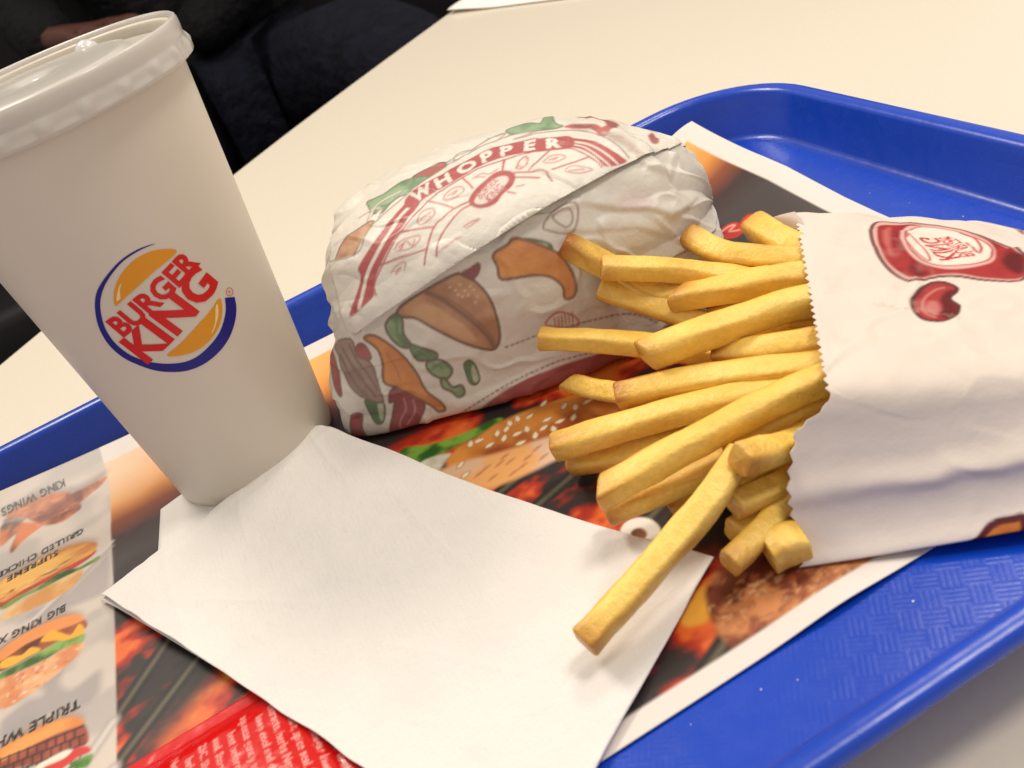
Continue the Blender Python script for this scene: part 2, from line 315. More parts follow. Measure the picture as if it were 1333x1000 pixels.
# outlines of the printed pictures, in millimetres on the sheet they are printed on
A=dict(
 flap=[[-59.9,-11.7],[48.6,12.6],[-59.9,-0.1],[-9.4,20.8]],
 w_outer=[[-68.3,6.1],[-67.6,13.4],[-66.1,17.4],[-49.3,13.5],[-42.8,20.3],[-35.7,24.4],[-28.2,28.2],[-18.7,32.3],[-8.0,36.0],[1.5,38.4],[11.9,38.4],[19.7,35.7],[12.0,36.2],[20.9,34.4],[29.6,32.6],[37.7,29.5],[41.2,24.0],[44.2,18.1],[45.4,13.5]],
 w_redL=[[-56.8,-5.5],[-52.1,1.2],[-49.2,5.8],[-49.4,8.4],[-45.5,11.9],[-39.9,16.1],[-34.8,20.2],[-29.3,24.5],[-27.9,25.1],[-23.8,22.9],[-25.0,21.1],[-29.7,17.2],[-34.8,12.5],[-39.2,8.6],[-43.1,4.6],[-45.8,0.7],[-47.3,-2.5]],
 w_whL=[[-52.7,-4.0],[-49.7,1.0],[-46.4,5.9],[-40.2,11.7],[-35.1,16.4],[-30.1,21.0],[-26.5,23.2]],
 w_thinL=[[-45.7,-2.2],[-45.5,1.3],[-41.6,5.4],[-36.8,10.1],[-31.7,14.7],[-23.9,19.9],[-18.3,22.8],[-7.9,26.1],[-0.2,27.7],[6.6,27.6],[18.3,26.6],[14.1,27.5],[27.2,24.2],[31.2,20.9],[34.5,15.8],[35.9,12.4]],
 w_text=[[-25.9,25.0],[-22.3,26.5],[-14.4,28.1],[-5.7,30.5],[1.7,32.1],[8.6,31.6],[16.5,30.3],[19.5,28.7],[24.3,27.5],[27.9,26.7]],
 w_redR=[[28.1,28.6],[35.2,25.6],[39.8,20.0],[43.0,14.9],[44.0,12.1],[37.1,12.2],[35.0,17.3],[31.6,22.2],[27.3,25.3]],
 w_whR1=[[28.0,27.2],[33.5,24.4],[38.0,18.7],[41.0,12.3]],
 w_whR2=[[27.7,26.1],[32.5,23.2],[35.8,17.8],[38.3,12.3]],
 w_spoke0=[[-20.9,22.1],[-16.5,18.9],[-12.9,15.7]],
 w_spoke1=[[-32.4,14.6],[-26.6,13.6],[-20.6,12.0]],
 w_spoke2=[[-41.5,6.6],[-32.8,6.3],[-25.1,5.8]],
 w_spoke3=[[-7.9,26.1],[-6.2,22.9],[-5.2,20.2]],
 w_spoke4=[[7.2,27.4],[6.1,24.9],[5.3,22.8]],
 w_spokeR0=[[6.8,27.8],[5.4,22.5]],
 w_spokeR1=[[22.8,25.4],[17.9,22.3],[13.7,19.7]],
 w_spokeR2=[[33.4,17.8],[28.1,17.2],[20.8,17.0]],
 w_ring0=[[-27.2,1.3],[-25.3,5.2],[-21.1,11.6],[-16.7,14.0],[-13.0,15.3],[-7.3,16.1]],
 w_ring1=[[-22.6,2.4],[-20.4,7.0],[-16.0,10.8],[-10.9,13.9],[-6.6,14.7]],
 w_ring2=[[9.1,20.8],[13.9,18.8],[18.2,17.6],[18.9,14.8],[19.5,13.0]],
 w_ring3=[[8.5,19.1],[12.7,17.2],[16.0,15.5]],
 w_bunO=[[-7.4,16.9],[-4.0,19.8],[-0.6,21.7],[2.7,23.5],[5.7,23.2],[8.4,21.4],[8.9,19.0],[7.0,16.2],[3.5,14.4],[0.5,12.2],[-3.7,12.0],[-7.0,14.0]],
 w_bunI=[[-5.8,15.8],[-2.9,18.1],[0.2,20.1],[3.5,21.4],[6.3,20.5],[6.2,18.3],[3.0,15.9],[0.2,14.0],[-3.4,13.4],[-5.4,14.3]],
 w_ic0=[[-15.4,20.5],[-13.3,22.6],[-9.5,23.0],[-8.2,20.8],[-11.4,19.2],[-14.5,19.4],[-15.4,20.5]],
 w_ic1=[[-13.6,20.8],[-10.4,21.8],[-11.9,20.5]],
 w_ic2=[[-25.6,16.1],[-23.5,18.6],[-19.7,18.6],[-19.5,16.1],[-22.5,14.7],[-25.0,14.7],[-25.6,16.1]],
 w_ic3=[[-24.5,16.3],[-20.5,17.3],[-23.1,16.8],[-20.8,15.9]],
 w_ic4=[[-35.1,9.5],[-32.5,11.6],[-26.6,11.2],[-26.6,9.4],[-29.9,8.1],[-34.6,8.7]],
 w_ic5=[[-32.6,9.2],[-30.8,11.0],[-29.1,8.5],[-27.9,10.4]],
 w_ic6=[[-33.6,9.7],[-31.9,10.5],[-33.4,8.8]],
 w_ic7=[[-38.7,2.9],[-36.1,4.4],[-33.0,4.5],[-34.0,2.4]],
 w_ic8=[[-37.3,2.8],[-34.8,3.4],[-37.2,1.9]],
 w_ic9=[[-4.5,24.2],[-1.2,24.8],[0.9,23.8],[4.2,24.6]],
 w_ic10=[[-3.2,24.1],[-0.3,22.9]],
 w_ic11=[[9.8,22.2],[12.3,25.1],[14.5,25.2],[13.8,22.1],[11.4,21.3],[9.8,22.2]],
 w_ic12=[[11.1,22.7],[11.8,21.7]],
 w_ic13=[[-11.4,8.2],[-9.4,8.8],[-5.8,9.0],[-8.5,8.0],[-10.7,7.4]],
 w_ic14=[[5.4,14.7],[7.3,13.0]],
 w_ic15=[[8.3,15.4],[10.8,15.0]],
 w_ic16=[[-21.4,3.5],[-17.4,4.5],[-14.7,5.4],[-12.9,5.1]],
 w_icr0=[[18.8,21.0],[21.7,22.4],[25.2,21.7],[25.9,20.0],[22.0,19.4],[19.3,20.4]],
 w_icr1=[[20.7,21.0],[23.8,21.1],[21.9,20.6]],
 w_icr2=[[24.6,15.5],[27.2,16.0],[31.5,13.8],[32.5,12.5],[28.0,12.8],[24.4,14.8]],
 w_icr3=[[25.6,14.7],[30.2,13.6]],
 w_icr4=[[10.4,22.2],[11.6,24.6],[13.9,25.2],[14.0,22.5],[11.7,21.3]],
 w_icr5=[[4.9,14.6],[7.2,13.2]],
 f_bun=[[-58.2,10.3],[-56.7,15.5],[-53.1,21.0],[-46.4,23.1],[-40.5,22.9],[-43.9,18.2],[-49.7,13.7],[-53.2,8.7],[-56.5,6.9],[-59.0,6.8],[-60.0,9.0]],
 f_let0=[[-42.5,30.9],[-43.3,33.9],[-36.9,33.4],[-33.4,34.5],[-27.9,35.7],[-19.3,32.7],[-25.4,28.6],[-30.8,28.9],[-35.6,26.6],[-38.8,25.3],[-41.0,27.1]],
 f_let1=[[-37.4,27.6],[-35.5,27.3],[-34.1,27.6],[-36.9,24.9],[-38.1,25.7]],
 f_curl0=[[-47.2,27.9],[-44.6,28.3],[-42.5,28.2],[-44.0,24.8]],
 f_curl1=[[-41.8,25.9],[-38.9,29.2],[-34.8,30.4],[-30.0,30.9]],
 f_curl2=[[-39.5,24.2],[-37.4,26.6],[-41.0,28.2]],
 f_tom=[[-25.1,35.7],[-22.4,36.7],[-18.4,37.3],[-13.7,37.3],[-12.4,34.8],[-15.7,33.1],[-19.3,32.6],[-22.5,33.9]],
 f_on0=[[-12.5,36.6],[-6.5,38.2],[-1.1,38.9],[5.1,41.8],[9.0,41.8],[11.4,39.8],[7.8,37.6],[1.3,37.0],[-5.3,36.1]],
 f_on1=[[-2.5,38.2],[2.4,40.3],[7.7,41.5],[9.5,40.4],[4.7,38.2]],
 f_on2=[[-9.8,36.8],[-6.9,39.3],[-3.1,38.1],[-6.6,35.8]],
 f_grn=[[10.3,42.6],[14.5,43.3],[18.6,43.2],[22.5,40.1],[25.0,44.6],[27.5,44.1],[27.3,37.7],[29.3,35.1],[26.8,34.7],[21.8,35.5],[17.4,36.2],[13.0,37.8]],
 f_grn2=[[18.8,46.0],[23.6,45.4],[23.9,45.0],[20.8,45.2]],
 f_red0=[[35.5,40.0],[37.3,41.7],[42.4,40.2],[44.7,37.3],[48.9,32.1],[44.1,28.6],[43.8,35.7],[39.0,37.8]],
 f_red1=[[29.4,34.5],[34.8,34.8],[40.2,32.9],[42.0,30.0],[39.9,28.4],[38.1,31.0],[32.8,32.3]],
 f_red2=[[39.4,28.4],[42.2,30.9],[45.3,30.5],[41.5,25.2]],
 f_red3=[[56.3,29.4],[58.5,27.9],[60.2,25.6],[57.9,27.0]],
 f_red4=[[56.5,23.8],[59.1,25.0],[58.9,19.5],[57.1,18.4],[55.8,19.8]],
 f_grn3=[[61.7,8.9],[64.8,11.4],[64.0,7.1],[61.3,3.5],[60.8,5.4]],
 f_pat_shade=[[41.3,28.3],[45.5,25.2],[48.7,19.6],[51.2,12.5],[52.0,8.0],[49.4,11.3],[46.0,17.5],[42.4,23.5]],
 f_ln0=[[40.6,40.7],[45.3,38.0],[49.9,33.8],[54.2,31.0],[56.8,28.5],[60.8,25.3]],
 f_ln1=[[42.9,41.5],[47.8,38.1],[52.0,34.2]],
 f_ln2=[[52.0,8.0],[53.6,5.4],[55.3,2.9]],
 f_pink=[[38.6,2.1],[44.0,1.6],[48.6,-1.4],[47.4,-4.5],[42.7,-4.2],[37.9,-2.0]],
 r_bun=[[-42.4,-10.3],[-38.7,-7.5],[-28.5,-5.6],[-19.1,-4.5],[-16.5,-6.1],[-13.8,-9.0],[-11.6,-14.6],[-11.6,-21.2],[-13.2,-27.5],[-16.4,-30.4],[-20.9,-28.5],[-26.3,-24.2],[-32.5,-17.7],[-36.8,-12.8]],
 r_slit=[[-30.2,-6.4],[-26.4,-10.0],[-23.2,-14.5],[-19.6,-19.9],[-16.9,-25.6],[-16.2,-29.8]],
 r_slit2=[[-28.1,-7.6],[-23.4,-11.9],[-19.5,-17.6],[-16.2,-23.9],[-15.1,-28.7]],
 r_face=[[-37.6,-10.0],[-32.8,-9.5],[-28.8,-11.9],[-25.3,-16.3],[-21.7,-21.7],[-21.0,-26.1],[-25.6,-23.2],[-31.9,-16.7],[-35.7,-13.2]],
 r_seed=[[-22.3,-7.6],[-21.0,-9.2],[-18.9,-8.0],[-18.2,-10.3],[-17.7,-11.9],[-15.3,-11.0],[-16.0,-9.6],[-15.1,-13.3],[-19.6,-11.7],[-20.7,-10.7],[-16.3,-14.7]],
 r_tom0=[[-19.0,-5.9],[-16.6,-4.4],[-12.8,-4.5],[-13.3,-7.4],[-15.5,-8.1]],
 r_let0=[[-47.2,-11.7],[-42.8,-9.5],[-40.9,-11.5],[-42.6,-16.0],[-41.7,-20.7],[-45.2,-19.7],[-47.2,-15.8]],
 r_let1=[[-42.2,-20.1],[-38.5,-22.5],[-35.0,-25.2],[-35.6,-27.0],[-38.8,-26.6],[-42.0,-25.2]],
 r_let2=[[-39.4,-27.3],[-34.5,-27.9],[-32.3,-31.8],[-34.6,-34.2],[-37.2,-33.5],[-39.6,-30.7]],
 r_let3=[[-37.4,-34.2],[-35.8,-34.0],[-34.6,-37.6],[-31.6,-37.9],[-31.4,-40.7],[-34.1,-41.4],[-35.4,-39.0],[-37.7,-36.8]],
 r_vein=[[-42.7,-11.0],[-44.6,-16.0],[-42.9,-19.8],[-38.7,-25.1],[-37.4,-28.1],[-34.7,-30.9]],
 r_pick=[[-27.8,-31.7],[-25.3,-31.3],[-24.4,-33.8],[-24.8,-37.9],[-26.7,-39.3],[-28.4,-38.3],[-28.4,-35.0]],
 r_picki=[[-25.2,-32.9],[-24.8,-35.7],[-25.5,-38.4],[-26.9,-38.3],[-26.6,-35.1]],
 r_che=[[-56.1,-12.9],[-52.0,-13.5],[-47.1,-20.2],[-44.2,-28.3],[-43.6,-35.7],[-40.5,-40.9],[-40.0,-43.9],[-42.6,-43.7],[-44.0,-41.1],[-49.1,-35.5],[-52.7,-31.5],[-56.0,-28.3],[-53.6,-22.5],[-53.2,-17.5]],
 r_chel=[[-50.7,-20.2],[-50.0,-25.6],[-50.3,-29.4]],
 r_pat=[[-69.7,-10.1],[-61.1,-11.3],[-61.2,-17.2],[-57.4,-21.1],[-58.2,-28.2],[-59.3,-34.5],[-64.5,-31.4],[-67.3,-27.0],[-68.4,-20.7],[-68.5,-14.6]],
 r_pl0=[[-67.5,-14.3],[-66.4,-21.3],[-65.2,-27.1],[-63.1,-31.1]],
 r_pl1=[[-65.7,-13.0],[-64.3,-19.4],[-62.6,-25.9],[-60.7,-32.0]],
 r_pl2=[[-62.7,-12.8],[-61.7,-19.0],[-60.0,-24.8],[-59.1,-30.6]],
 r_tom1=[[-62.2,-16.9],[-59.3,-13.9],[-56.7,-15.1],[-56.5,-19.5],[-58.8,-19.5]],
 r_pk2=[[-64.6,-31.9],[-59.3,-34.6],[-62.0,-40.6],[-64.9,-40.6],[-65.4,-35.9]],
 r_pk2i=[[-61.3,-34.5],[-59.6,-35.2],[-61.9,-40.1],[-63.0,-39.4]],
 r_tom2=[[-57.4,-35.3],[-54.0,-31.5],[-47.8,-35.7],[-45.8,-39.7],[-49.4,-44.0],[-54.7,-47.3],[-59.6,-47.0],[-61.8,-45.3],[-55.9,-36.3]],
 r_tl0=[[-52.0,-35.6],[-52.9,-39.4],[-56.8,-42.9],[-57.4,-46.0]],
 r_tl1=[[-49.2,-37.3],[-50.1,-41.1],[-54.6,-44.4]],
 r_tom3=[[-73.3,-9.3],[-70.3,-16.6],[-71.5,-26.4],[-73.2,-27.2],[-74.0,-17.4]],
 r_tom4=[[-72.7,-35.6],[-68.4,-35.9],[-70.6,-41.0],[-70.0,-45.7],[-73.1,-46.1],[-75.3,-41.7]],
 r_dash=[[-48.6,-50.9],[-44.8,-49.2],[-39.0,-47.6],[-30.1,-45.7],[-16.8,-42.9],[-0.4,-41.1],[9.0,-41.5],[18.8,-42.5]],
 r_dash2=[[-12.7,-31.1],[-2.4,-30.9],[2.7,-31.0],[14.7,-31.8],[29.7,-33.9],[38.9,-40.8]],
 r_band=[[-43.3,-51.5],[-39.2,-50.3],[-33.0,-49.0],[-30.4,-48.2],[-21.1,-45.2],[-10.3,-43.3],[-0.4,-42.7],[10.8,-42.8],[26.4,-43.5],[43.8,-43.7],[52.8,-44.7],[52.3,-51.7],[25.1,-53.6],[1.6,-52.4],[-2.8,-53.7],[-19.3,-54.7],[-32.7,-53.8]],
 r_gap=[[-32.8,-47.2],[-30.5,-50.5],[-28.6,-53.4]],
 r_gap2=[[-8.0,-50.4],[-1.9,-50.6]],
 r_che2=[[-5.6,-3.1],[-0.2,-1.6],[3.2,-0.6],[12.5,-7.7],[15.5,-12.8],[16.1,-19.3],[14.1,-23.1],[11.2,-22.8],[11.7,-19.0],[8.7,-14.8],[3.1,-12.7],[-5.6,-11.0],[-5.6,-6.9]],
 r_pk3=[[3.0,-1.6],[7.0,-2.2],[12.4,-5.7],[11.7,-8.0],[6.3,-6.8],[3.1,-4.3]],
 r_pk3i=[[4.9,-2.3],[11.3,-5.2],[10.6,-6.0],[4.9,-3.3]],
 r_on0=[[12.1,-0.1],[15.0,2.6],[20.4,4.5],[24.2,3.8],[23.6,-0.2],[20.7,-4.2],[17.0,-3.8],[13.5,-1.7]],
 r_on1=[[15.9,1.8],[20.0,3.2],[22.1,2.1],[21.3,-1.3],[18.7,-2.3]],
 r_tom5=[[-18.7,-6.4],[-11.1,-3.8],[-12.1,-6.7],[-16.5,-8.1]],
 r_scr=[[2.4,-28.8],[7.3,-26.1],[12.3,-29.3],[11.7,-32.2]],
 b_out=[[54.4,66.2],[46.5,67.6],[42.3,70.5],[43.5,77.0],[45.3,82.0],[45.3,88.5],[49.0,93.5],[60.4,98.2],[67.7,103.9],[78.0,101.8],[85.8,100.4],[85.8,96.1],[84.0,90.7],[81.6,83.5],[82.8,77.1],[83.4,73.1],[79.8,69.2],[71.9,66.6],[62.9,65.9]],
 b_red=[[54.4,68.0],[47.1,69.4],[45.3,77.0],[47.1,81.6],[47.7,88.1],[51.4,93.2],[61.6,98.2],[69.5,103.6],[78.0,101.8],[84.6,100.4],[84.6,96.4],[82.8,91.0],[80.4,83.9],[81.6,77.4],[82.2,73.8],[78.0,69.9],[71.3,67.7],[62.3,67.3]],
 b_hl=[[55.0,69.5],[48.4,71.6],[50.8,72.0],[62.9,70.6],[70.7,69.8],[68.9,69.1],[61.6,68.8]],
 b_oval0=[[57.4,73.8],[47.7,76.6],[47.1,79.9],[46.5,84.9],[47.7,91.0],[56.8,95.3],[64.7,97.1],[70.1,96.4],[74.9,93.9],[78.0,88.2],[78.0,82.8],[75.6,78.5],[72.5,75.2],[65.9,73.8]],
 b_oval1=[[55.0,75.6],[48.4,79.1],[47.7,84.9],[49.6,90.6],[58.6,94.6],[65.3,96.4],[69.5,95.7],[73.7,93.2],[76.2,88.5],[76.2,83.1],[74.3,78.8],[71.3,76.3],[64.7,74.9]],
 b_arcw=[[57.4,75.6],[55.0,76.6],[64.7,78.5],[71.3,79.5],[73.1,78.8],[70.1,76.7],[64.1,75.2]],
 b_arcw2=[[50.2,90.6],[55.6,93.2],[64.1,93.9],[68.3,93.2],[67.7,91.7],[60.4,90.7]],
 b_t1=[[73.1,79.5],[50.8,78.8]],
 b_t2=[[74.3,88.9],[47.7,86.3]],
 b_tb=[[74.3,89.6],[49.0,84.2],[49.6,89.9]],
 b_dark=[[73.7,97.1],[68.9,99.3],[67.7,101.4],[69.5,103.6],[81.6,101.1],[81.0,98.6]],
 b_dark2=[[76.8,73.5],[78.0,76.3],[79.8,78.1],[81.6,74.2]],
 b_bean=[[95.5,71.3],[91.3,72.8],[86.4,75.6],[84.6,78.8],[85.2,81.7],[87.6,83.5],[90.1,82.8],[93.7,80.7],[98.5,82.1],[105.8,80.7],[109.4,77.5],[108.8,74.6],[107.0,72.1],[102.1,71.0]],
 b_beand=[[93.7,78.5],[89.5,80.6],[88.8,83.2],[93.7,80.7],[99.1,81.7],[105.8,80.7],[108.2,77.8],[104.6,77.1],[97.9,78.2]],
 b_beanh=[[99.1,73.9],[94.9,75.6],[95.5,77.4],[100.9,77.4],[105.2,75.7],[102.7,74.2]],
 b_beanl=[[87.6,80.3],[88.8,77.8],[92.5,74.9],[97.9,73.5],[104.0,73.5],[107.0,75.3]],
 b_far=[[32.0,99.3],[34.5,102.1],[36.9,105.0],[39.3,108.2],[42.3,107.9],[37.5,106.1],[35.1,102.8]],
 b_or=[[182.5,72.1],[181.3,72.9],[178.3,75.0],[177.1,77.6],[177.1,80.6],[177.1,82.7],[181.3,82.3],[182.5,81.5],[182.5,76.4]],
 m_oran=[[-23.6,-39.2],[-23.5,-77.1],[-30.1,-85.7],[-35.4,-96.6],[-43.2,-94.9],[-29.9,-93.4],[-23.4,-100.5]],
 m_left=[[-296.1,-60.9],[-295.9,-71.7],[-295.8,-86.4],[-296.9,-98.5],[-304.6,-58.9],[-306.8,-88.7],[-308.0,-127.1],[-309.5,-158.8],[-310.8,-185.7],[-312.1,-205.8]],
 m_bun=[[-193.6,-156.0],[-186.6,-151.7],[-180.7,-152.2],[-171.3,-151.0],[-159.8,-153.2],[-147.7,-158.0],[-137.0,-165.0],[-135.3,-174.5],[-141.7,-179.6],[-151.6,-178.7],[-161.9,-175.5],[-171.3,-170.1],[-185.8,-164.3],[-193.1,-161.4]],
 m_crumb=[[-198.9,-160.0],[-192.4,-159.6],[-178.0,-166.1],[-161.9,-172.1],[-149.3,-177.8],[-155.4,-185.9],[-166.3,-184.4],[-174.2,-183.6],[-184.7,-181.3],[-190.9,-176.7]],
 m_seed=[[-190.6,-161.6],[-183.7,-154.1],[-180.8,-154.6],[-174.5,-156.3],[-171.1,-156.6],[-169.6,-161.9],[-165.8,-154.6],[-162.3,-156.7],[-161.7,-166.4],[-159.4,-169.8],[-158.8,-163.2],[-151.2,-161.4],[-165.4,-167.9],[-170.8,-167.3],[-148.8,-165.2],[-155.8,-154.4],[-144.5,-165.6],[-168.9,-154.7],[-179.1,-159.9],[-191.4,-167.8],[-165.9,-162.5],[-156.1,-167.5],[-151.9,-169.6],[-173.8,-160.6]],
 m_cr=[[-187.7,-171.0],[-184.8,-170.1],[-177.8,-169.6],[-172.4,-176.2],[-168.1,-174.4],[-184.9,-176.2],[-178.9,-179.4],[-175.2,-178.7],[-168.3,-179.9],[-180.4,-171.6],[-177.4,-173.3]],
 m_let=[[-206.8,-140.9],[-202.6,-136.3],[-194.5,-142.2],[-182.7,-146.3],[-171.7,-147.9],[-170.5,-151.1],[-181.3,-151.5],[-192.4,-150.8],[-201.8,-150.2],[-205.4,-145.8]],
 m_on=[[-202.5,-149.8],[-196.4,-149.6],[-190.7,-153.2],[-194.6,-156.5],[-198.8,-158.5]],
 m_O=[[-158.5,-235.2],[-160.2,-236.9],[-162.4,-237.5],[-164.6,-236.9],[-166.4,-235.1],[-167.5,-232.6],[-167.6,-229.7],[-166.8,-227.1],[-165.1,-225.3],[-162.8,-224.6],[-160.6,-225.3],[-158.7,-227.1],[-157.7,-229.7],[-157.6,-232.6]],
 m_Oi=[[-161.6,-233.0],[-162.3,-233.7],[-163.2,-234.0],[-164.1,-233.7],[-164.9,-233.0],[-165.3,-231.9],[-165.4,-230.8],[-165.0,-229.7],[-164.3,-229.0],[-163.4,-228.7],[-162.5,-229.0],[-161.7,-229.7],[-161.3,-230.8],[-161.3,-231.9]],
 m_chk=[[-161.0,-260.3],[-154.3,-256.5],[-146.6,-258.4],[-140.2,-262.0],[-131.7,-270.3],[-125.0,-279.9],[-120.6,-283.9],[-131.4,-284.0],[-136.7,-283.6],[-148.2,-282.0],[-164.5,-281.3],[-166.4,-278.1],[-165.2,-269.2]],
 m_nearin=[[-179.3,-281.1],[-164.4,-281.2],[-148.1,-281.9],[-134.9,-283.1],[-121.5,-284.1]],
 m_sw=[[-53.9,-111.4],[-49.7,-111.1],[-48.1,-112.7],[-51.5,-114.2],[-49.1,-117.1],[-43.4,-114.0],[-41.8,-114.1],[-46.7,-116.9],[-52.0,-118.8],[-54.6,-115.6]],
 m_bars=[[-310.1,-203.0],[-286.2,-182.2],[-313.7,-189.6],[-294.2,-168.1],[-177.6,-281.8],[-166.1,-276.4],[-176.1,-198.0],[-164.2,-194.6],[-185.6,-184.5],[-179.1,-182.8],[-153.3,-226.5],[-146.8,-224.4]],
 n_t=[[-320.5,-44.0],[-330.5,-42.1],[-346.0,-43.6],[-317.0,-77.9],[-336.9,-73.4],[-326.8,-83.0],[-347.0,-81.6]],
 n_t2=[[-324.5,-120.2],[-332.0,-117.9],[-343.2,-118.6],[-321.1,-170.2],[-336.7,-167.7],[-344.7,-166.4]],
 n_w0=[[-318.9,-54.0],[-313.3,-54.0],[-305.0,-53.5],[-307.2,-57.3],[-312.2,-59.3],[-317.1,-61.2],[-318.8,-57.9]],
 n_w1=[[-344.0,-47.7],[-338.2,-47.3],[-330.8,-47.1],[-320.4,-51.6],[-317.7,-58.8],[-316.5,-64.1],[-319.1,-65.9],[-324.7,-67.1],[-330.6,-64.3],[-334.3,-59.6],[-338.5,-53.9],[-343.6,-51.3]],
 n_w2=[[-347.6,-53.6],[-343.8,-52.8],[-338.2,-56.7],[-331.6,-62.6],[-336.7,-65.1],[-341.0,-67.2],[-344.2,-70.1],[-344.9,-66.8],[-342.3,-60.8],[-348.5,-63.1]],
 n_b0=[[-348.9,-84.2],[-340.2,-84.2],[-331.5,-83.2],[-320.9,-85.4],[-314.0,-90.2],[-312.1,-93.8],[-314.3,-97.4],[-323.0,-97.3],[-331.5,-97.3],[-340.0,-97.2],[-348.4,-97.2]],
 n_b1=[[-348.5,-95.2],[-340.1,-93.3],[-329.8,-93.9],[-321.2,-94.9],[-313.1,-96.5],[-314.4,-99.3],[-321.3,-100.8],[-331.5,-100.2],[-339.9,-100.1],[-348.2,-101.0]],
 n_bl=[[-348.2,-101.0],[-341.6,-99.5],[-334.3,-100.5],[-325.8,-98.6],[-319.1,-101.9],[-312.2,-101.4],[-312.3,-103.8],[-318.0,-103.9],[-324.8,-103.0],[-332.6,-102.9],[-339.9,-102.0],[-346.0,-103.0]],
 n_bb=[[-344.8,-104.0],[-339.3,-103.5],[-331.5,-103.0],[-323.7,-103.5],[-319.1,-103.8],[-318.1,-106.7],[-322.1,-111.6],[-328.8,-112.9],[-337.0,-111.9],[-341.4,-110.7],[-348.0,-108.4]],
 n_c0=[[-347.3,-126.0],[-340.4,-123.7],[-330.0,-124.5],[-321.8,-127.9],[-318.5,-133.1],[-322.0,-133.3],[-330.0,-130.9],[-338.6,-129.8],[-347.1,-131.4]],
 n_cp=[[-347.2,-129.6],[-338.6,-128.9],[-328.3,-130.6],[-319.1,-133.1],[-318.4,-138.7],[-327.2,-137.8],[-335.7,-137.6],[-346.9,-136.7]],
 n_cy0=[[-333.4,-132.5],[-330.0,-129.5],[-327.1,-132.9],[-323.2,-137.7],[-320.3,-134.3],[-318.7,-140.2],[-324.4,-139.3],[-328.9,-135.9]],
 n_cy1=[[-347.0,-132.3],[-343.7,-131.7],[-339.7,-134.2],[-336.6,-132.9],[-333.4,-136.9],[-338.5,-136.9],[-343.5,-137.0],[-346.9,-135.0]],
 n_cg=[[-346.8,-137.6],[-341.3,-138.0],[-333.4,-137.8],[-326.6,-137.4],[-319.9,-140.1],[-318.5,-142.2],[-320.0,-144.8],[-325.6,-142.7],[-331.2,-143.1],[-338.4,-142.1],[-346.7,-140.6]],
 n_cs=[[-346.7,-141.0],[-338.4,-142.5],[-330.1,-143.2],[-324.5,-142.8],[-319.2,-145.1],[-320.2,-149.0],[-324.7,-151.9],[-331.2,-154.6],[-338.2,-156.0],[-346.2,-154.9]],
 n_d0=[[-345.5,-172.9],[-337.9,-172.5],[-330.2,-173.6],[-323.6,-176.3],[-320.7,-179.8],[-320.7,-181.8],[-327.8,-179.8],[-335.3,-178.7],[-345.3,-177.8]],
 n_dp=[[-345.4,-175.7],[-335.3,-178.0],[-325.2,-179.7],[-320.5,-181.7],[-319.5,-190.3],[-325.4,-188.4],[-332.8,-187.4],[-340.2,-184.3],[-345.2,-181.9]],
 n_dr=[[-332.8,-190.0],[-326.4,-191.0],[-323.0,-189.7],[-319.6,-191.6],[-319.0,-194.1],[-322.1,-193.6],[-328.0,-194.3]],
 n_dw=[[-335.2,-188.1],[-327.9,-187.9],[-324.4,-189.2],[-325.5,-191.1],[-332.3,-191.0]],
 n_dg=[[-324.6,-196.2],[-324.1,-194.1],[-320.7,-194.8],[-318.5,-195.5],[-318.6,-197.6],[-320.8,-199.1]],
 n_g0=[[-345.9,-161.8],[-341.8,-159.2],[-336.6,-158.1],[-332.8,-159.5],[-333.4,-152.8],[-328.5,-152.8],[-326.3,-153.0],[-327.0,-158.9],[-323.3,-164.2],[-315.2,-162.3],[-314.4,-167.7],[-315.7,-172.7],[-321.0,-174.4],[-330.2,-169.9],[-338.0,-169.6],[-345.6,-169.3]],
 n_g1=[[-338.1,-113.6],[-325.0,-113.6],[-317.0,-108.7],[-312.4,-106.2],[-308.0,-103.4],[-309.1,-121.6],[-313.3,-125.0],[-323.5,-123.0],[-331.6,-122.8]],
)
LA,LZ=-1.5222,77.63
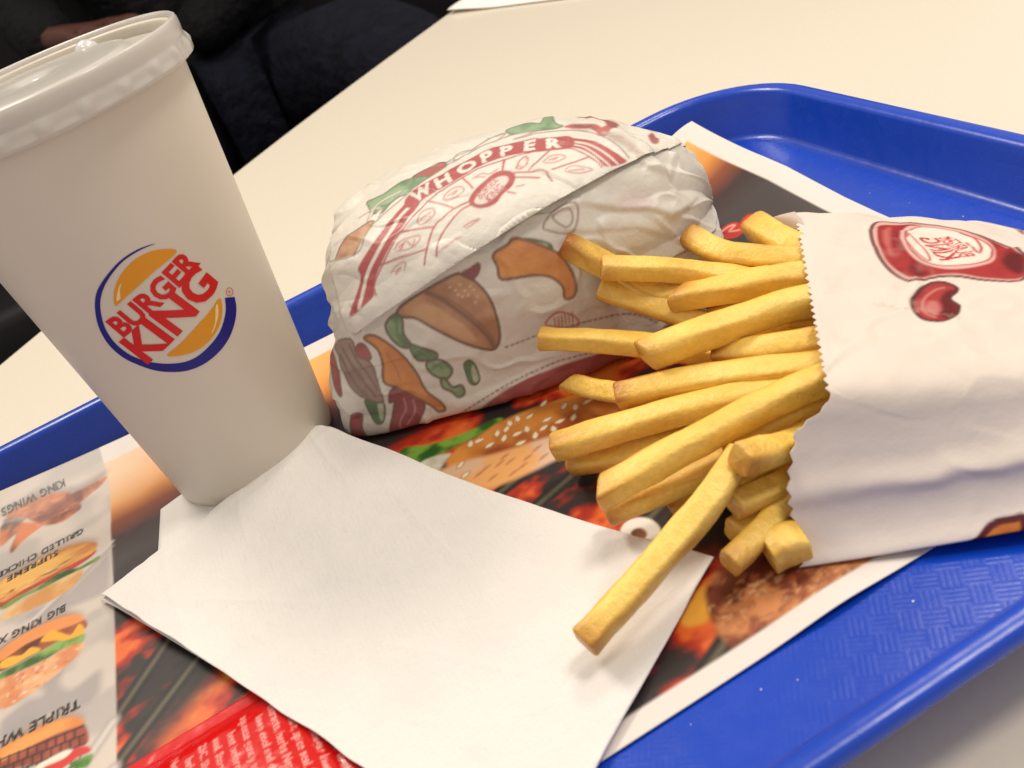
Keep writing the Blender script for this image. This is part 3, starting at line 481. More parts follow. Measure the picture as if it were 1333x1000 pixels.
LOGO={'ro': [[7.1, 19.1], [2.04, 20.03], [-3.99, 19.27], [-10.36, 16.35], [-15.0, 12.93], [-18.3, 8.09], [-20.67, 2.11], [-21.2, -4.19], [-19.6, -9.64], [-16.64, -13.73], [-13.03, -17.47], [-9.22, -19.98], [-4.68, -22.0], [0.63, -22.69], [6.51, -21.83], [11.6, -19.82], [16.2, -16.43], [19.35, -12.61], [20.59, -9.38]], 'ri': [[6.91, 19.03], [2.17, 19.48], [-3.7, 18.63], [-9.72, 15.57], [-13.86, 11.97], [-16.6, 7.97], [-18.79, 2.02], [-19.06, -3.52], [-17.63, -8.39], [-15.01, -12.13], [-11.34, -15.25], [-7.82, -17.33], [-3.57, -18.96], [0.52, -19.23], [5.52, -18.06], [9.8, -16.3], [13.17, -13.71], [15.84, -10.68], [17.37, -7.53]], 'bt': [[-12.11, 7.91], [-9.96, 11.7], [-6.03, 15.22], [-1.12, 17.47], [3.87, 17.78], [8.49, 16.23], [11.48, 13.91], [8.44, 12.84], [2.8, 11.81], [-3.53, 9.92], [-8.88, 8.16], [-11.64, 7.17]], 'bb': [[-6.8, -14.08], [-1.65, -12.61], [5.4, -10.01], [10.87, -8.31], [15.73, -6.56], [14.6, -10.35], [10.91, -14.32], [6.28, -16.63], [1.5, -17.34], [-2.82, -16.61], [-6.25, -15.22]], 'bth': [[-11.0, 8.68], [-8.48, 11.99], [-6.97, 12.98], [-8.57, 11.05], [-9.62, 8.78]], 'bbh': [[13.08, -8.22], [14.12, -7.86], [12.51, -11.07], [9.15, -14.19], [7.74, -14.87], [10.44, -12.35]], 'tb': [[-15.45, -3.6], [16.08, 6.4], [-15.54, 3.94]], 'tk': [[-13.73, -14.9], [18.41, -2.81], [-13.11, -3.4]], 'reg': [19.88, -6.9]}
FLAP=A['flap'][:3];FLAP_KEEP=A['flap'][3]
HAND=(-262,1290,25)
def nz(c0,c1,sc,seed=0,lo=.3,hi=.7,sx=1.,ang=0.):
    a,b=lin(c0),lin(c1); ca,sa=math.cos(ang),math.sin(ang)
    def f(X,Y):
        u=(X*ca+Y*sa)/sc*sx; v=(-X*sa+Y*ca)/sc
        t=smooth(lo,hi,fbm(u,v,seed,4))[...,None]; return a*(1-t)+b*t
    return f
def put_text(cv,body,o,d,h,col,bold=.02,space=1.,wid=1.,flip=1,alpha=1.,center=False):
    v,t=text_tris(body,bold,space); 
    if len(t)==0: return
    d=np.asarray(d,float);d=d/np.linalg.norm(d);n=np.array([-d[1],d[0]])*flip
    if center: v=v-(v.max(0)+v.min(0))/2
    P=np.asarray(o,float)+v[:,:1]*h*wid*d+v[:,1:]*h*n
    cv.tris(P[t],col,alpha)
# ------------------------------------------------ placemat print
def mat_art(x,y):
    cv=Canvas(MX1,MX0,MY1,MY0,.32,(222,213,206))
    X,Y=np.meshgrid(cv.x0+np.arange(cv.nx)*cv.res,cv.y0+np.arange(cv.ny)*cv.res)
    # field of coals and flames inside the white border
    n1=fbm(X/26+.5*fbm(X/30,Y/30,3),Y/20,11,4); n2=fbm(X/9,Y/7,21,3)
    heat=smooth(.46,.70,n1*.7+n2*.3)*smooth(-60,-130,X+.35*(Y+150))*smooth(-120,-150,Y)
    dark=lin((44,36,36));red=lin((176,44,24));org=lin((226,104,42));yel=lin((238,172,66))
    def ramp(t):
        t=t[...,None]; c=dark*(1-smooth(.0,.35,t))+red*smooth(.0,.35,t); c=c*(1-smooth(.3,.65,t))+org*smooth(.3,.65,t); return c*(1-smooth(.7,1.,t))+yel*smooth(.7,1.,t)
    fire=ramp(heat*.8)
    # warm glow printed along the far edge, fading to plain charcoal
    t=(-46-Y)-6*(fbm(X/40,Y/40,2)-.5)*2+np.where(X>-80,0,-6)
    g=np.zeros(X.shape+(3,)); stops=[(-5,(240,172,92)),(6,(238,166,82)),(18,(216,142,62)),(30,(134,66,36)),(44,(60,40,38)),(60,(66,58,56))]
    lt=np.array([s[0] for s in stops]);lc=np.array([lin(s[1]) for s in stops])
    for k in range(3): g[...,k]=np.interp(t,lt,lc[:,k])
    pale=np.exp(-((X+305)/30.)**2)*smooth(26,0,t)*.6; g=g*(1-pale[...,None])+lin((226,214,196))*pale[...,None]
    k=smooth(52,92,t+14*(n1-.5)*2)[...,None]; fire=fire*(1-smooth(-115,-75,X)[...,None])+lin((66,58,56))*smooth(-115,-75,X)[...,None]; img=g*(1-k)+fire*k
    b=A['m_nearin'][0][1]
    ins=(smooth(MX0-9.5,MX0-10.2,X)*smooth(-45.6,-46.3,Y)*smooth(-279.6,-278.9,Y))[...,None]
    cv.im[:]=cv.im*(1-ins)+img*ins
    # hot patch on the near side, right of the napkin
    def blaze(X,Y): return ramp(smooth(.25,.7,fbm(X/22,Y/12,44,4)))
    cv.poly([(-215,-278.5),(-170,-278.5),(-152,-262),(-165,-240),(-200,-240)],blaze,5)
    cv.poly([(-290,-200),(-270,-190),(-255,-205),(-270,-240),(-305,-235),(-308,-215)],lambda X,Y: ramp(smooth(.2,.75,fbm(X/16,Y/12,51,4))),6)
    cv.poly([(-296,-165),(-280,-168),(-270,-178),(-282,-186),(-296,-176)],(40,30,30),4)
    # grill bars
    q=np.array(A['m_bars']); bars=[(q[0],q[1],60,50),(q[2],q[3],50,60),(q[4],q[5],30,18),(q[6],q[7],20,20),(q[8],q[9],16,20),(q[10],q[11],14,14)]
    for a,c,l0,l1 in bars:
        d=(c-a)/np.linalg.norm(c-a); p=[a-d*l0,c+d*l1]
        if p[0][1]<-277: p[0]=a
        cv.line(p,5.6,(30,26,26),.8); cv.line(p,1.6,(104,96,76),.9,alpha=.8)
    # sesame bun, lettuce, ring letter, crumbed chicken
    cv.poly(A['m_let'],nz((34,92,28),(122,168,62),7,5),.8); cv.poly(A['m_on'],nz((186,182,160),(228,224,206),8,6),.8)
    cv.poly(A['m_bun'],nz((150,66,28),(222,146,62),22,7),1.2); cv.poly(A['m_crumb'],nz((226,190,160),(236,172,104),16,9,.35,.75),1.5)
    for k,(a,c) in enumerate(A['m_cr']): cv.poly([(a-2,c-.7),(a,c+.8),(a+2.4,c+.6),(a+.5,c-.5)],(188,128,80),.4,.8)
    for k,(a,c) in enumerate(A['m_seed']):
        an=.6+.8*math.sin(k*2.3); e=np.array([math.cos(an),math.sin(an)]);f=np.array([-e[1],e[0]]); o=np.array([a,c])
        cv.poly([o+e*2.3,o+f*1.1,o-e*1.7,o-f*1.1],(242,226,190),.35,edge=(176,120,70),ew=.25)
    cv.poly(A['m_O'],(232,226,214),.4); cv.poly(A['m_Oi'],nz((60,30,18),(150,84,34),5,3),.4)
    cv.poly(A['m_chk'],nz((112,50,32),(196,128,78),8,13,.30,.66),1.); 
    r=np.random.default_rng(2); c0=np.array(A['m_chk']).mean(0)
    ck=rounded(np.array(A['m_chk']),True)
    for k in range(420):
        o=c0+r.normal(0,1,2)*(17,9)
        if cv.inside(np.array([[o[0]]]),np.array([[o[1]]]),ck)[0,0]: cv.poly([o+(r.uniform(-1,1,2)*(1.7,1.1)) for _ in range(5)],[(214,150,92),(128,56,34),(226,184,132),(84,34,24),(160,84,50)][k%5],.4,.6)
    wh=lambda X,Y: lin((222,213,206))+0*X[...,None]
    cv.poly([(-400,-279.3),(0,-279.3),(0,-300),(-400,-300)],wh,.3,curve=False)
    cv.line(A['m_sw'],3.4,(206,52,40),.5); cv.line(A['m_sw'][:5],1.,(240,170,150),.4)
    put_text(cv,'BBQ',(-196,-47.5),(-1,0),2.2,(70,30,20),.0); put_text(cv,'RODEO',(-196,-51.5),(-1,0),2.2,(70,30,20),.0)
    # ---- menu column
    L=np.array(A['m_left']); 
    xs=lambda Y: np.interp(-Y,-L[4:,1],L[4:,0])
    pan=smooth(.4,-.4,X-xs(Y))*(X>MX1+8)
    pc=lin((206,193,181))*np.ones_like(img); gm=smooth(.44,.66,fbm(X/24,Y/18,61,3))[...,None]*.55
    pc=pc*(1-gm)+lin((160,153,151))*gm
    pan=(pan*(Y<-36))[...,None]; cv.im[:]=cv.im*(1-pan)+pc*pan
    cv.poly(A['n_g0'],(158,151,150),2.,.8); cv.poly(A['n_g1'],(160,153,152),2.,.75)
    cl=lambda p:[(min(a,-306.5),b) for a,b in p]
    for a,c,l0,l1 in bars[:2]:
        d=(c-a)/np.linalg.norm(c-a); e=a+d*((xs(a[1])-1-a[0])/d[0]); cv.line([e-d*70,e],4.6,(172,162,156),1.,alpha=.8); cv.line([e-d*70,e],1.8,(208,200,190),.8,alpha=.9)
    cv.line([(-345,-125),(-307,-97)],2.,(206,198,190),.8,alpha=.8); cv.line([(-345,-128),(-307,-100)],2.,(160,150,146),.8,alpha=.6)
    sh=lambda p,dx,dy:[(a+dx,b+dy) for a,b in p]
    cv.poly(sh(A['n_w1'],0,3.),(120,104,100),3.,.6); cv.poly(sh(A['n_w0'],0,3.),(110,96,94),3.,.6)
    wing=nz((112,48,30),(206,124,76),12,71,.3,.65)
    cv.poly(A['n_w2'],nz((80,40,30),(214,120,60),12,72),.8); cv.poly(A['n_w1'],wing,.8); cv.poly(A['n_w0'],nz((116,54,36),(214,138,92),8,73),.7)
    cv.poly([(p[0]*.5+A['n_w1'][0][0]*.5,p[1]*.5+A['n_w1'][0][1]*.5) for p in A['n_w2']],(72,52,50),1.,.7)
    for k in range(30):
        o=np.array(A['n_w1'])[r.integers(0,11)]*.6+np.array(A['n_w1']).mean(0)*.4+r.normal(0,1.2,2)
        cv.poly([o+(r.uniform(-1,1,2)*(3.4,.8)) for _ in range(5)],[(226,158,112),(120,48,32),(170,84,50)][k%3],.5,.5)
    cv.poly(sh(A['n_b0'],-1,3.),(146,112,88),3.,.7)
    cv.poly(A['n_bb'],nz((206,146,80),(230,190,130),12,75),.7); cv.poly(A['n_b1'],nz((150,70,36),(190,60,40),7,76),.6); cv.poly(A['n_b0'],nz((186,112,50),(232,178,90),9,77,sx=.4),.7)
    cv.poly(A['n_bl'],nz((44,82,30),(120,150,66),6,78),.6)
    P0=np.array(A['n_b1']); 
    for k in range(26):
        u=r.uniform(); o=P0[0]*(1-u)+P0[4]*u+r.normal(0,1.3,2)*(1,.9)
        cv.poly([o+(r.uniform(-1,1,2)*(4,1.1)) for _ in range(5)],[(202,54,40),(110,44,26),(236,206,160),(214,150,70)][k%4],.5,.75)
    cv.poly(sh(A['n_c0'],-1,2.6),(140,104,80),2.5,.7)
    cv.poly(A['n_cs'],nz((214,136,88),(232,178,130),6,80),.7); cv.poly(A['n_cp'],nz((96,42,26),(160,84,48),8,81),.6); cv.poly(A['n_c0'],nz((202,106,52),(228,144,80),12,82,sx=.5),.7)
    cv.poly(A['n_cg'],nz((48,94,32),(140,170,86),6,83),.6); cv.poly(A['n_cy0'],(236,170,50),.5); cv.poly(A['n_cy1'],(238,176,58),.5)
    P0=np.array(A['n_cs']).mean(0)
    for k in range(90):
        o=P0+r.normal(0,1,2)*(12,7.5)
        if cv.inside(np.array([[o[0]]]),np.array([[o[1]]]),np.array(A['n_cs']))[0,0]: cv.poly([o+(r.uniform(-1,1,2)*(1.2,.9)) for _ in range(4)],[(246,216,186),(190,96,60)][k%2],.4,.8)
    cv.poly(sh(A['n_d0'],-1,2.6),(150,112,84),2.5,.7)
    cv.poly(A['n_dp'],nz((130,54,38),(170,84,60),8,90),.6); cv.poly(A['n_d0'],nz((216,124,58),(236,160,84),12,91,sx=.5),.7)
    D0=np.array(A['n_dp']);e0,e1=D0[0],D0[3]
    for k in range(5):
        f=np.array([0,-1.])*(k*3.6+1.); cv.line([e0+f-(2,0),e1+f],.7,(62,26,20),.3)
        for j in range(9):
            u=(j+.5*(k%2))/9.; o=e0*(1-u)+e1*u+f; cv.line([o,o+(0,-3.6)],.6,(62,26,20),.3)
    cv.poly(A['n_dw'],(236,226,206),.5); cv.poly(A['n_dr'],(206,52,46),.5); cv.poly(A['n_dg'],nz((48,100,32),(110,160,70),5,92),.5)
    T=A['n_t']; d=(-1,-.02); ink=(26,22,24)
    def mt(body,o,h,total,dd=d):
        v,t=text_tris(body,.06,1.1); put_text(cv,body,o,dd,h,ink,.06,1.1,total/(v[:,0].max()*h))
    mt('KING WINGS',(T[0][0],-43.9),4.0,25.5,(-1,-.02)); mt('GRILLED CHICKEN',(T[3][0],T[3][1]+.4),3.6,36,(-1,.0)); mt('SUPREME',(T[5][0],T[5][1]-.2),3.6,19.5,(-1,.0))
    T=A['n_t2']; mt('BIG KING XXL',(T[0][0],T[0][1]+.6),3.8,29,(-1,.05)); mt('TRIPLE WHOPPER',(T[3][0],T[3][1]),4.0,42,(-1,.09))
    return cv.sample(x,y)
# ------------------------------------------------ wrapper print
def _cv_wrap(flap):
    cv=Canvas(-95,95,-60,70,.35,(232,226,214))
    ol=(112,62,52); red=(176,40,52); R2=(186,58,66)
    if flap:
        g=(150,140,130)
        for n in ('f_on0','f_on1','f_on2'): cv.line(A[n],.5,g,.25,closed=True)
        cv.poly(A['f_tom'],(166,66,64),.4,edge=(110,40,40),ew=.5)
        for n in ('f_let0','f_let1','f_grn','f_grn2','f_grn3'): cv.poly(A[n],nz((84,128,84),(142,176,134),6,3),.5,edge=(88,104,80),ew=.45)
        for n in ('f_curl0','f_curl1','f_curl2'): cv.line(A[n],.9,(226,218,206),.3); cv.line([(a+.8,b-.6) for a,b in A[n]],.4,(150,120,110),.2)
        for n in ('f_red0','f_red1','f_red2','f_red3','f_red4'): cv.poly(A[n],nz((150,36,46),(190,80,80),6,5),.5)
        cv.poly(A['f_pat_shade'],nz((176,150,140),(206,188,176),6,8),1.2,.8)  # patty print, with the shade of the fold painted in
        for n in ('f_ln0','f_ln1','f_ln2'): cv.line(A[n],.5,(146,110,106),.25)
        cv.poly(A['f_bun'],nz((186,126,88),(214,164,124),7,6),.5,edge=(120,84,66),ew=.5)
        cv.poly(list(A['w_outer'])+[(60,5),(40,-40),(-60,-40)],(234,229,218),.3,curve=False)
        cv.line(A['w_outer'],.55,(164,132,124),.25)
        cv.poly(A['w_redL'],red,.3); cv.line(A['w_whL'],1.3,(236,228,216),.25)
        cv.poly(A['w_redR'],red,.3); cv.line(A['w_whR1'],.8,(236,220,210),.25); cv.line(A['w_whR2'],.7,(236,220,210),.25)
        tp=np.array(A['w_text']); cv.line(tp,6.2,red,.3); 
        tc=rounded(tp,False,10); dd=np.concatenate([[0],np.cumsum(np.linalg.norm(np.diff(tc,axis=0),axis=1))])
        mid=[tp[k] for k in (1,2,3,4,5,6,8)]
        for ch,o in zip('WHOPPER',mid):
            i=int(np.argmin(((tc-o)**2).sum(1))); t=tc[min(i+4,len(tc)-1)]-tc[max(i-4,0)]
            put_text(cv,ch,o,t,4.6,(240,232,222),.055,wid=1.25 if ch!='W' else 1.0,center=True)
        cv.line(A['w_thinL'],.55,red,.25)
        for n in [f'w_spoke{i}' for i in range(5)]+[f'w_spokeR{i}' for i in range(3)]+[f'w_ring{i}' for i in range(4)]: cv.line(A[n],.62,R2,.25)
        cv.poly(A['w_bunO'],red,.3); cv.poly(A['w_bunI'],(232,216,206),.3)
        c=np.array(A['w_bunI']).mean(0); d=np.array(A['w_bunI'])[3]-np.array(A['w_bunI'])[0]
        put_text(cv,'BURGER',c+(-.9,1.5),d,2.6,(190,96,96),.02,center=True,wid=.62); put_text(cv,'KING',c+(.9,-1.3),d,2.9,(190,96,96),.02,center=True,wid=.7)
        for n in A:
            if n.startswith('w_ic'): cv.line(A[n],.5,(196,92,96),.25,alpha=.85)
    else:
        cv.poly(A['r_band'],(160,34,40),.35); cv.line(A['r_gap'],1.6,(230,220,206),.3,curve=False); cv.line(A['r_gap'],.3,(160,120,110),.15,curve=False); cv.line(A['r_gap2'],.9,(230,216,206),.3)
        for n in ('r_dash','r_dash2'):
            p=rounded(np.array(A[n]),False,6); L=np.concatenate([[0],np.cumsum(np.linalg.norm(np.diff(p,axis=0),axis=1))]); s=0.
            while s+1.0<L[-1]:
                q=[[np.interp(s+e,L,p[:,k]) for k in (0,1)] for e in (0,1.0)]; cv.line(q,.5,(120,56,56),.2,curve=False); s+=1.9
        cv.poly(A['r_tom0'],(160,44,52),.4); cv.poly(A['r_tom5'],(150,40,50),.4,edge=ol,ew=.5)
        cv.poly(A['r_bun'],nz((176,118,76),(206,150,104),9,31),.4,edge=(106,62,42),ew=.8)
        cv.poly(A['r_face'],nz((196,140,92),(216,164,116),8,33),.8); cv.line(A['r_slit'],1.5,(128,76,48),.5); cv.line(A['r_slit2'],.7,(146,90,56),.3)
        for a,b in A['r_seed']: cv.poly([(a-.6,b),(a,b+.3),(a+.6,b),(a,b-.3)],(230,200,168),.25)
        for i in range(4): cv.poly(A[f'r_let{i}'],nz((70,120,66),(142,176,126),7,34+i),.4,edge=(92,78,62),ew=.7)
        cv.line(A['r_vein'],.4,(80,104,72),.3)
        for n in ('r_pick','r_pk2','r_pk3'): cv.poly(A[n],(66,116,58),.4,edge=(64,80,50),ew=.5); cv.poly(A[n+'i'],nz((170,190,150),(206,210,186),3,5),.3)
        cv.poly(A['r_tom2'],nz((146,38,52),(176,66,74),8,44),.4,edge=(110,46,50),ew=.6); cv.line(A['r_tl0'],.5,(206,130,130),.25); cv.line(A['r_tl1'],.5,(206,130,130),.25)
        for n in ('r_tom1','r_tom3','r_tom4'): cv.poly(A[n],nz((150,40,50),(178,70,74),6,45),.4,edge=(120,60,60),ew=.4)
        for n in ('r_che','r_che2'): cv.poly(A[n],nz((210,124,38),(228,146,56),12,46),.4,edge=(128,72,40),ew=.8)
        cv.line(A['r_chel'],.35,(160,96,40),.2)
        cv.poly(A['r_pat'],nz((146,116,102),(168,140,124),6,47),.4,edge=(120,92,82),ew=.5)
        for i in range(3): cv.line(A[f'r_pl{i}'],.7,(116,88,78),.35)
        for n in ('r_on0','r_on1'): cv.line(A[n],.6,(150,120,108),.3,closed=True)
        cv.poly(A['f_bun'],nz((186,126,88),(214,164,124),7,6),.5,edge=(120,84,66),ew=.5)
        cv.line(A['r_scr'],.6,(196,90,98),.3,closed=True); q=np.array(A['r_scr']).mean(0)
        for k in range(6): cv.line([q+(-3.4+k*1.2,-1.4),q+(-2.6+k*1.2,1.6)],.45,(190,84,92),.2)
        cv.poly(A['f_pink'],(222,190,190),2.,.5)
    return cv
def wrap_art(ab,facing,flap):
    c=_cv_wrap(flap).sample(ab[:,0],ab[:,1]); k=smooth(.02,.16,facing)[:,None]*.86
    return c*k+lin((232,226,214))*(1-k)
# ------------------------------------------------ bag print
def bag_art(s,g):
    r=np.random.default_rng(31)
    cv=Canvas(0,330,30,118,.3,(231,219,208))
    ol=(120,82,78)
    cv.poly(A['b_far'],(130,66,44),.6)
    cv.poly(A['b_out'],(226,176,166),.4,edge=ol,ew=1.0); cv.poly(A['b_red'],nz((146,32,38),(172,50,50),9,3),.5)
    cv.poly(A['b_hl'],(206,110,104),1.,.8); cv.poly(A['b_dark2'],(100,20,24),1.2,.8); cv.poly(A['b_dark'],(88,20,22),1.3,.9)
    cv.poly(A['b_oval0'],(232,186,178),.5); cv.poly(A['b_oval1'],(240,226,212),.4,edge=(186,86,84),ew=.5)
    cv.line(A['b_arcw'],.6,(196,110,106),.3); cv.line(A['b_arcw2'],.7,(186,70,70),.3)
    a,b=np.array(A['b_t1']); cen=np.array(A['b_oval1']).mean(0)
    d=np.array(A['b_tb'][1])-np.array(A['b_tb'][0]); d=d/np.linalg.norm(d); n=np.array([-d[1],d[0]])
    put_text(cv,'BURGER',cen-n*2.2,d,4.2,(192,62,66),.03,center=True,wid=.74,flip=-1); put_text(cv,'KING',cen+n*2.8,d,5.2,(192,62,66),.04,center=True,wid=.95,flip=-1)
    cv.poly(A['b_bean'],nz((150,40,42),(172,58,56),6,5),.4,edge=(96,44,44),ew=.9); cv.poly(A['b_beand'],(92,20,24),.9,.9); cv.poly(A['b_beanh'],(206,130,124),1.,.8); cv.line(A['b_beanl'],.8,(206,120,114),.4)
    cv.poly(A['b_or'],nz((190,106,40),(216,140,60),8,6),.4,edge=(84,24,36),ew=1.8)
    for k in range(16):                        # faint show-through and grease marks
        o=np.array([60+r.uniform(0,60),50+r.uniform(0,36)]); cv.poly([o+r.uniform(-1,1,2)*(5,2.2) for _ in range(6)],(212,188,172),1.6,.22)
    for k in range(22):
        o=np.array([96+k*.55,62+k*.9]); cv.line([o,o+r.uniform(-1,1,2)*(2.5,1.)],.6,(196,160,148),.4,alpha=.35)
    return cv.sample(s,g)
# ------------------------------------------------ sauce packet print
def packet_art(u,v):
    cv=Canvas(0,60,0,76,.25,(206,18,18))
    r=np.random.default_rng(8)
    words=['TOMATO KETCHUP','tomatoes, vinegar','sugar, salt, spice','extracts, herbs','keep cool and dry','squeeze gently','best before: see','seal. Store below','25C. Shake well','before opening.','Net 10 g']
    for k in range(15):
        k0=k; k=k%11
        put_text(cv,(words[k]+' ')+words[(k*3+1)%11]+' '+words[(k*5+2)%11],(4.+k0*3.9,8.+abs(4.2*math.sin(k0*1.9))),(0,1),2.1,(228,158,150),.03,1.02,1.,flip=1)
    return cv.sample(u,v)
# ------------------------------------------------ cup logo: thin ink layers that follow the cup wall
def logo_parts(cup):
    M_r=material('red_ink',(206,30,26),.42,.35);M_b=material('blue_ink',(22,26,126),.42,.35);M_o=material('amber_ink',(222,150,30),.42,.35);M_w=material('pale_ink',(240,214,150),.42,.35)
    def wrap(name,V,T,mat,par,off):
        bm=bmesh.new(); vs=[bm.verts.new((x,y,0)) for x,y in V]
        for t in T:
            try: bm.faces.new([vs[i] for i in t])
            except ValueError: pass
        for _ in range(4):
            e=[e for e in bm.edges if e.calc_length()>1.6]
            if not e: break
            bmesh.ops.subdivide_edges(bm,edges=e,cuts=1)
        bmesh.ops.triangulate(bm,faces=bm.faces[:])
        xy=np.array([v.co[:2] for v in bm.verts]); z=LZ+xy[:,1]; rr=CR0+(CR1-CR0)*z/CH; P=cup_pt(LA+xy[:,0]/rr,z,off)
        for v,p in zip(bm.verts,P): v.co=Vector(p*MM)
        bmesh.ops.recalc_face_normals(bm,faces=bm.faces[:])
        me=bpy.data.meshes.new(name); bm.to_mesh(me); bm.free(); return link(name,me,mat,par,smooth=False)
    def fill(p):
        from mathutils.geometry import tessellate_polygon
        return np.asarray(p),[t for t in tessellate_polygon([[Vector((a,b,0)) for a,b in p]])]
    L=LOGO
    def ring(o,i):
        o=rounded(np.array(o,float),False,5);i=rounded(np.array(i,float),False,5); o=_resample(o,70);i=_resample(i,70); m=.5*(o+i)
        return np.concatenate([o,m,i]),[(k,k+1,71+k,70+k) for k in range(69)]+[(70+k,71+k,141+k,140+k) for k in range(69)]
    lg=wrap('logo',*ring(L['ro'],L['ri']),M_b,cup,.12)
    for n in ('bt','bb'): wrap('bun_half',*fill(rounded(np.array(L[n],float),True,5)),M_o,lg,.12)
    for n in ('bth','bbh'): wrap('bun_shine',*fill(rounded(np.array(L[n],float),True,5)),M_w,lg,.2)
    for body,a,b,h in (('BURGER',L['tb'][0],L['tb'][1],L['tb'][2]),('KING',L['tk'][0],L['tk'][1],L['tk'][2])):
        a=np.array(a,float);b=np.array(b,float)
        v,t=text_tris(body,.052,1.0); v=v-v.min(0); h=np.linalg.norm(np.array(h)-a); d=b-a; n=np.array(h*np.array([-d[1],d[0]])/np.linalg.norm(d))
        P=a+v[:,:1]/v[:,0].max()*d+v[:,1:]/v[:,1].max()*n
        if body=='BURGER': P=P
        wrap('lettering',P,t,M_r,lg,.16)
    v,t=text_tris('R',.0); c=np.array(L['reg']); v=v-(v.max(0)+v.min(0))/2; wrap('lettering',c+v*1.0,t,M_r,lg,.16)
    a=np.linspace(0,2*np.pi,24,endpoint=False); o=np.stack([np.cos(a),np.sin(a)],1)
    wrap('trademark_ring',np.concatenate([c+o*1.35,c+o*1.15]),[(k,(k+1)%24,24+(k+1)%24,24+k) for k in range(24)],M_r,lg,.16)
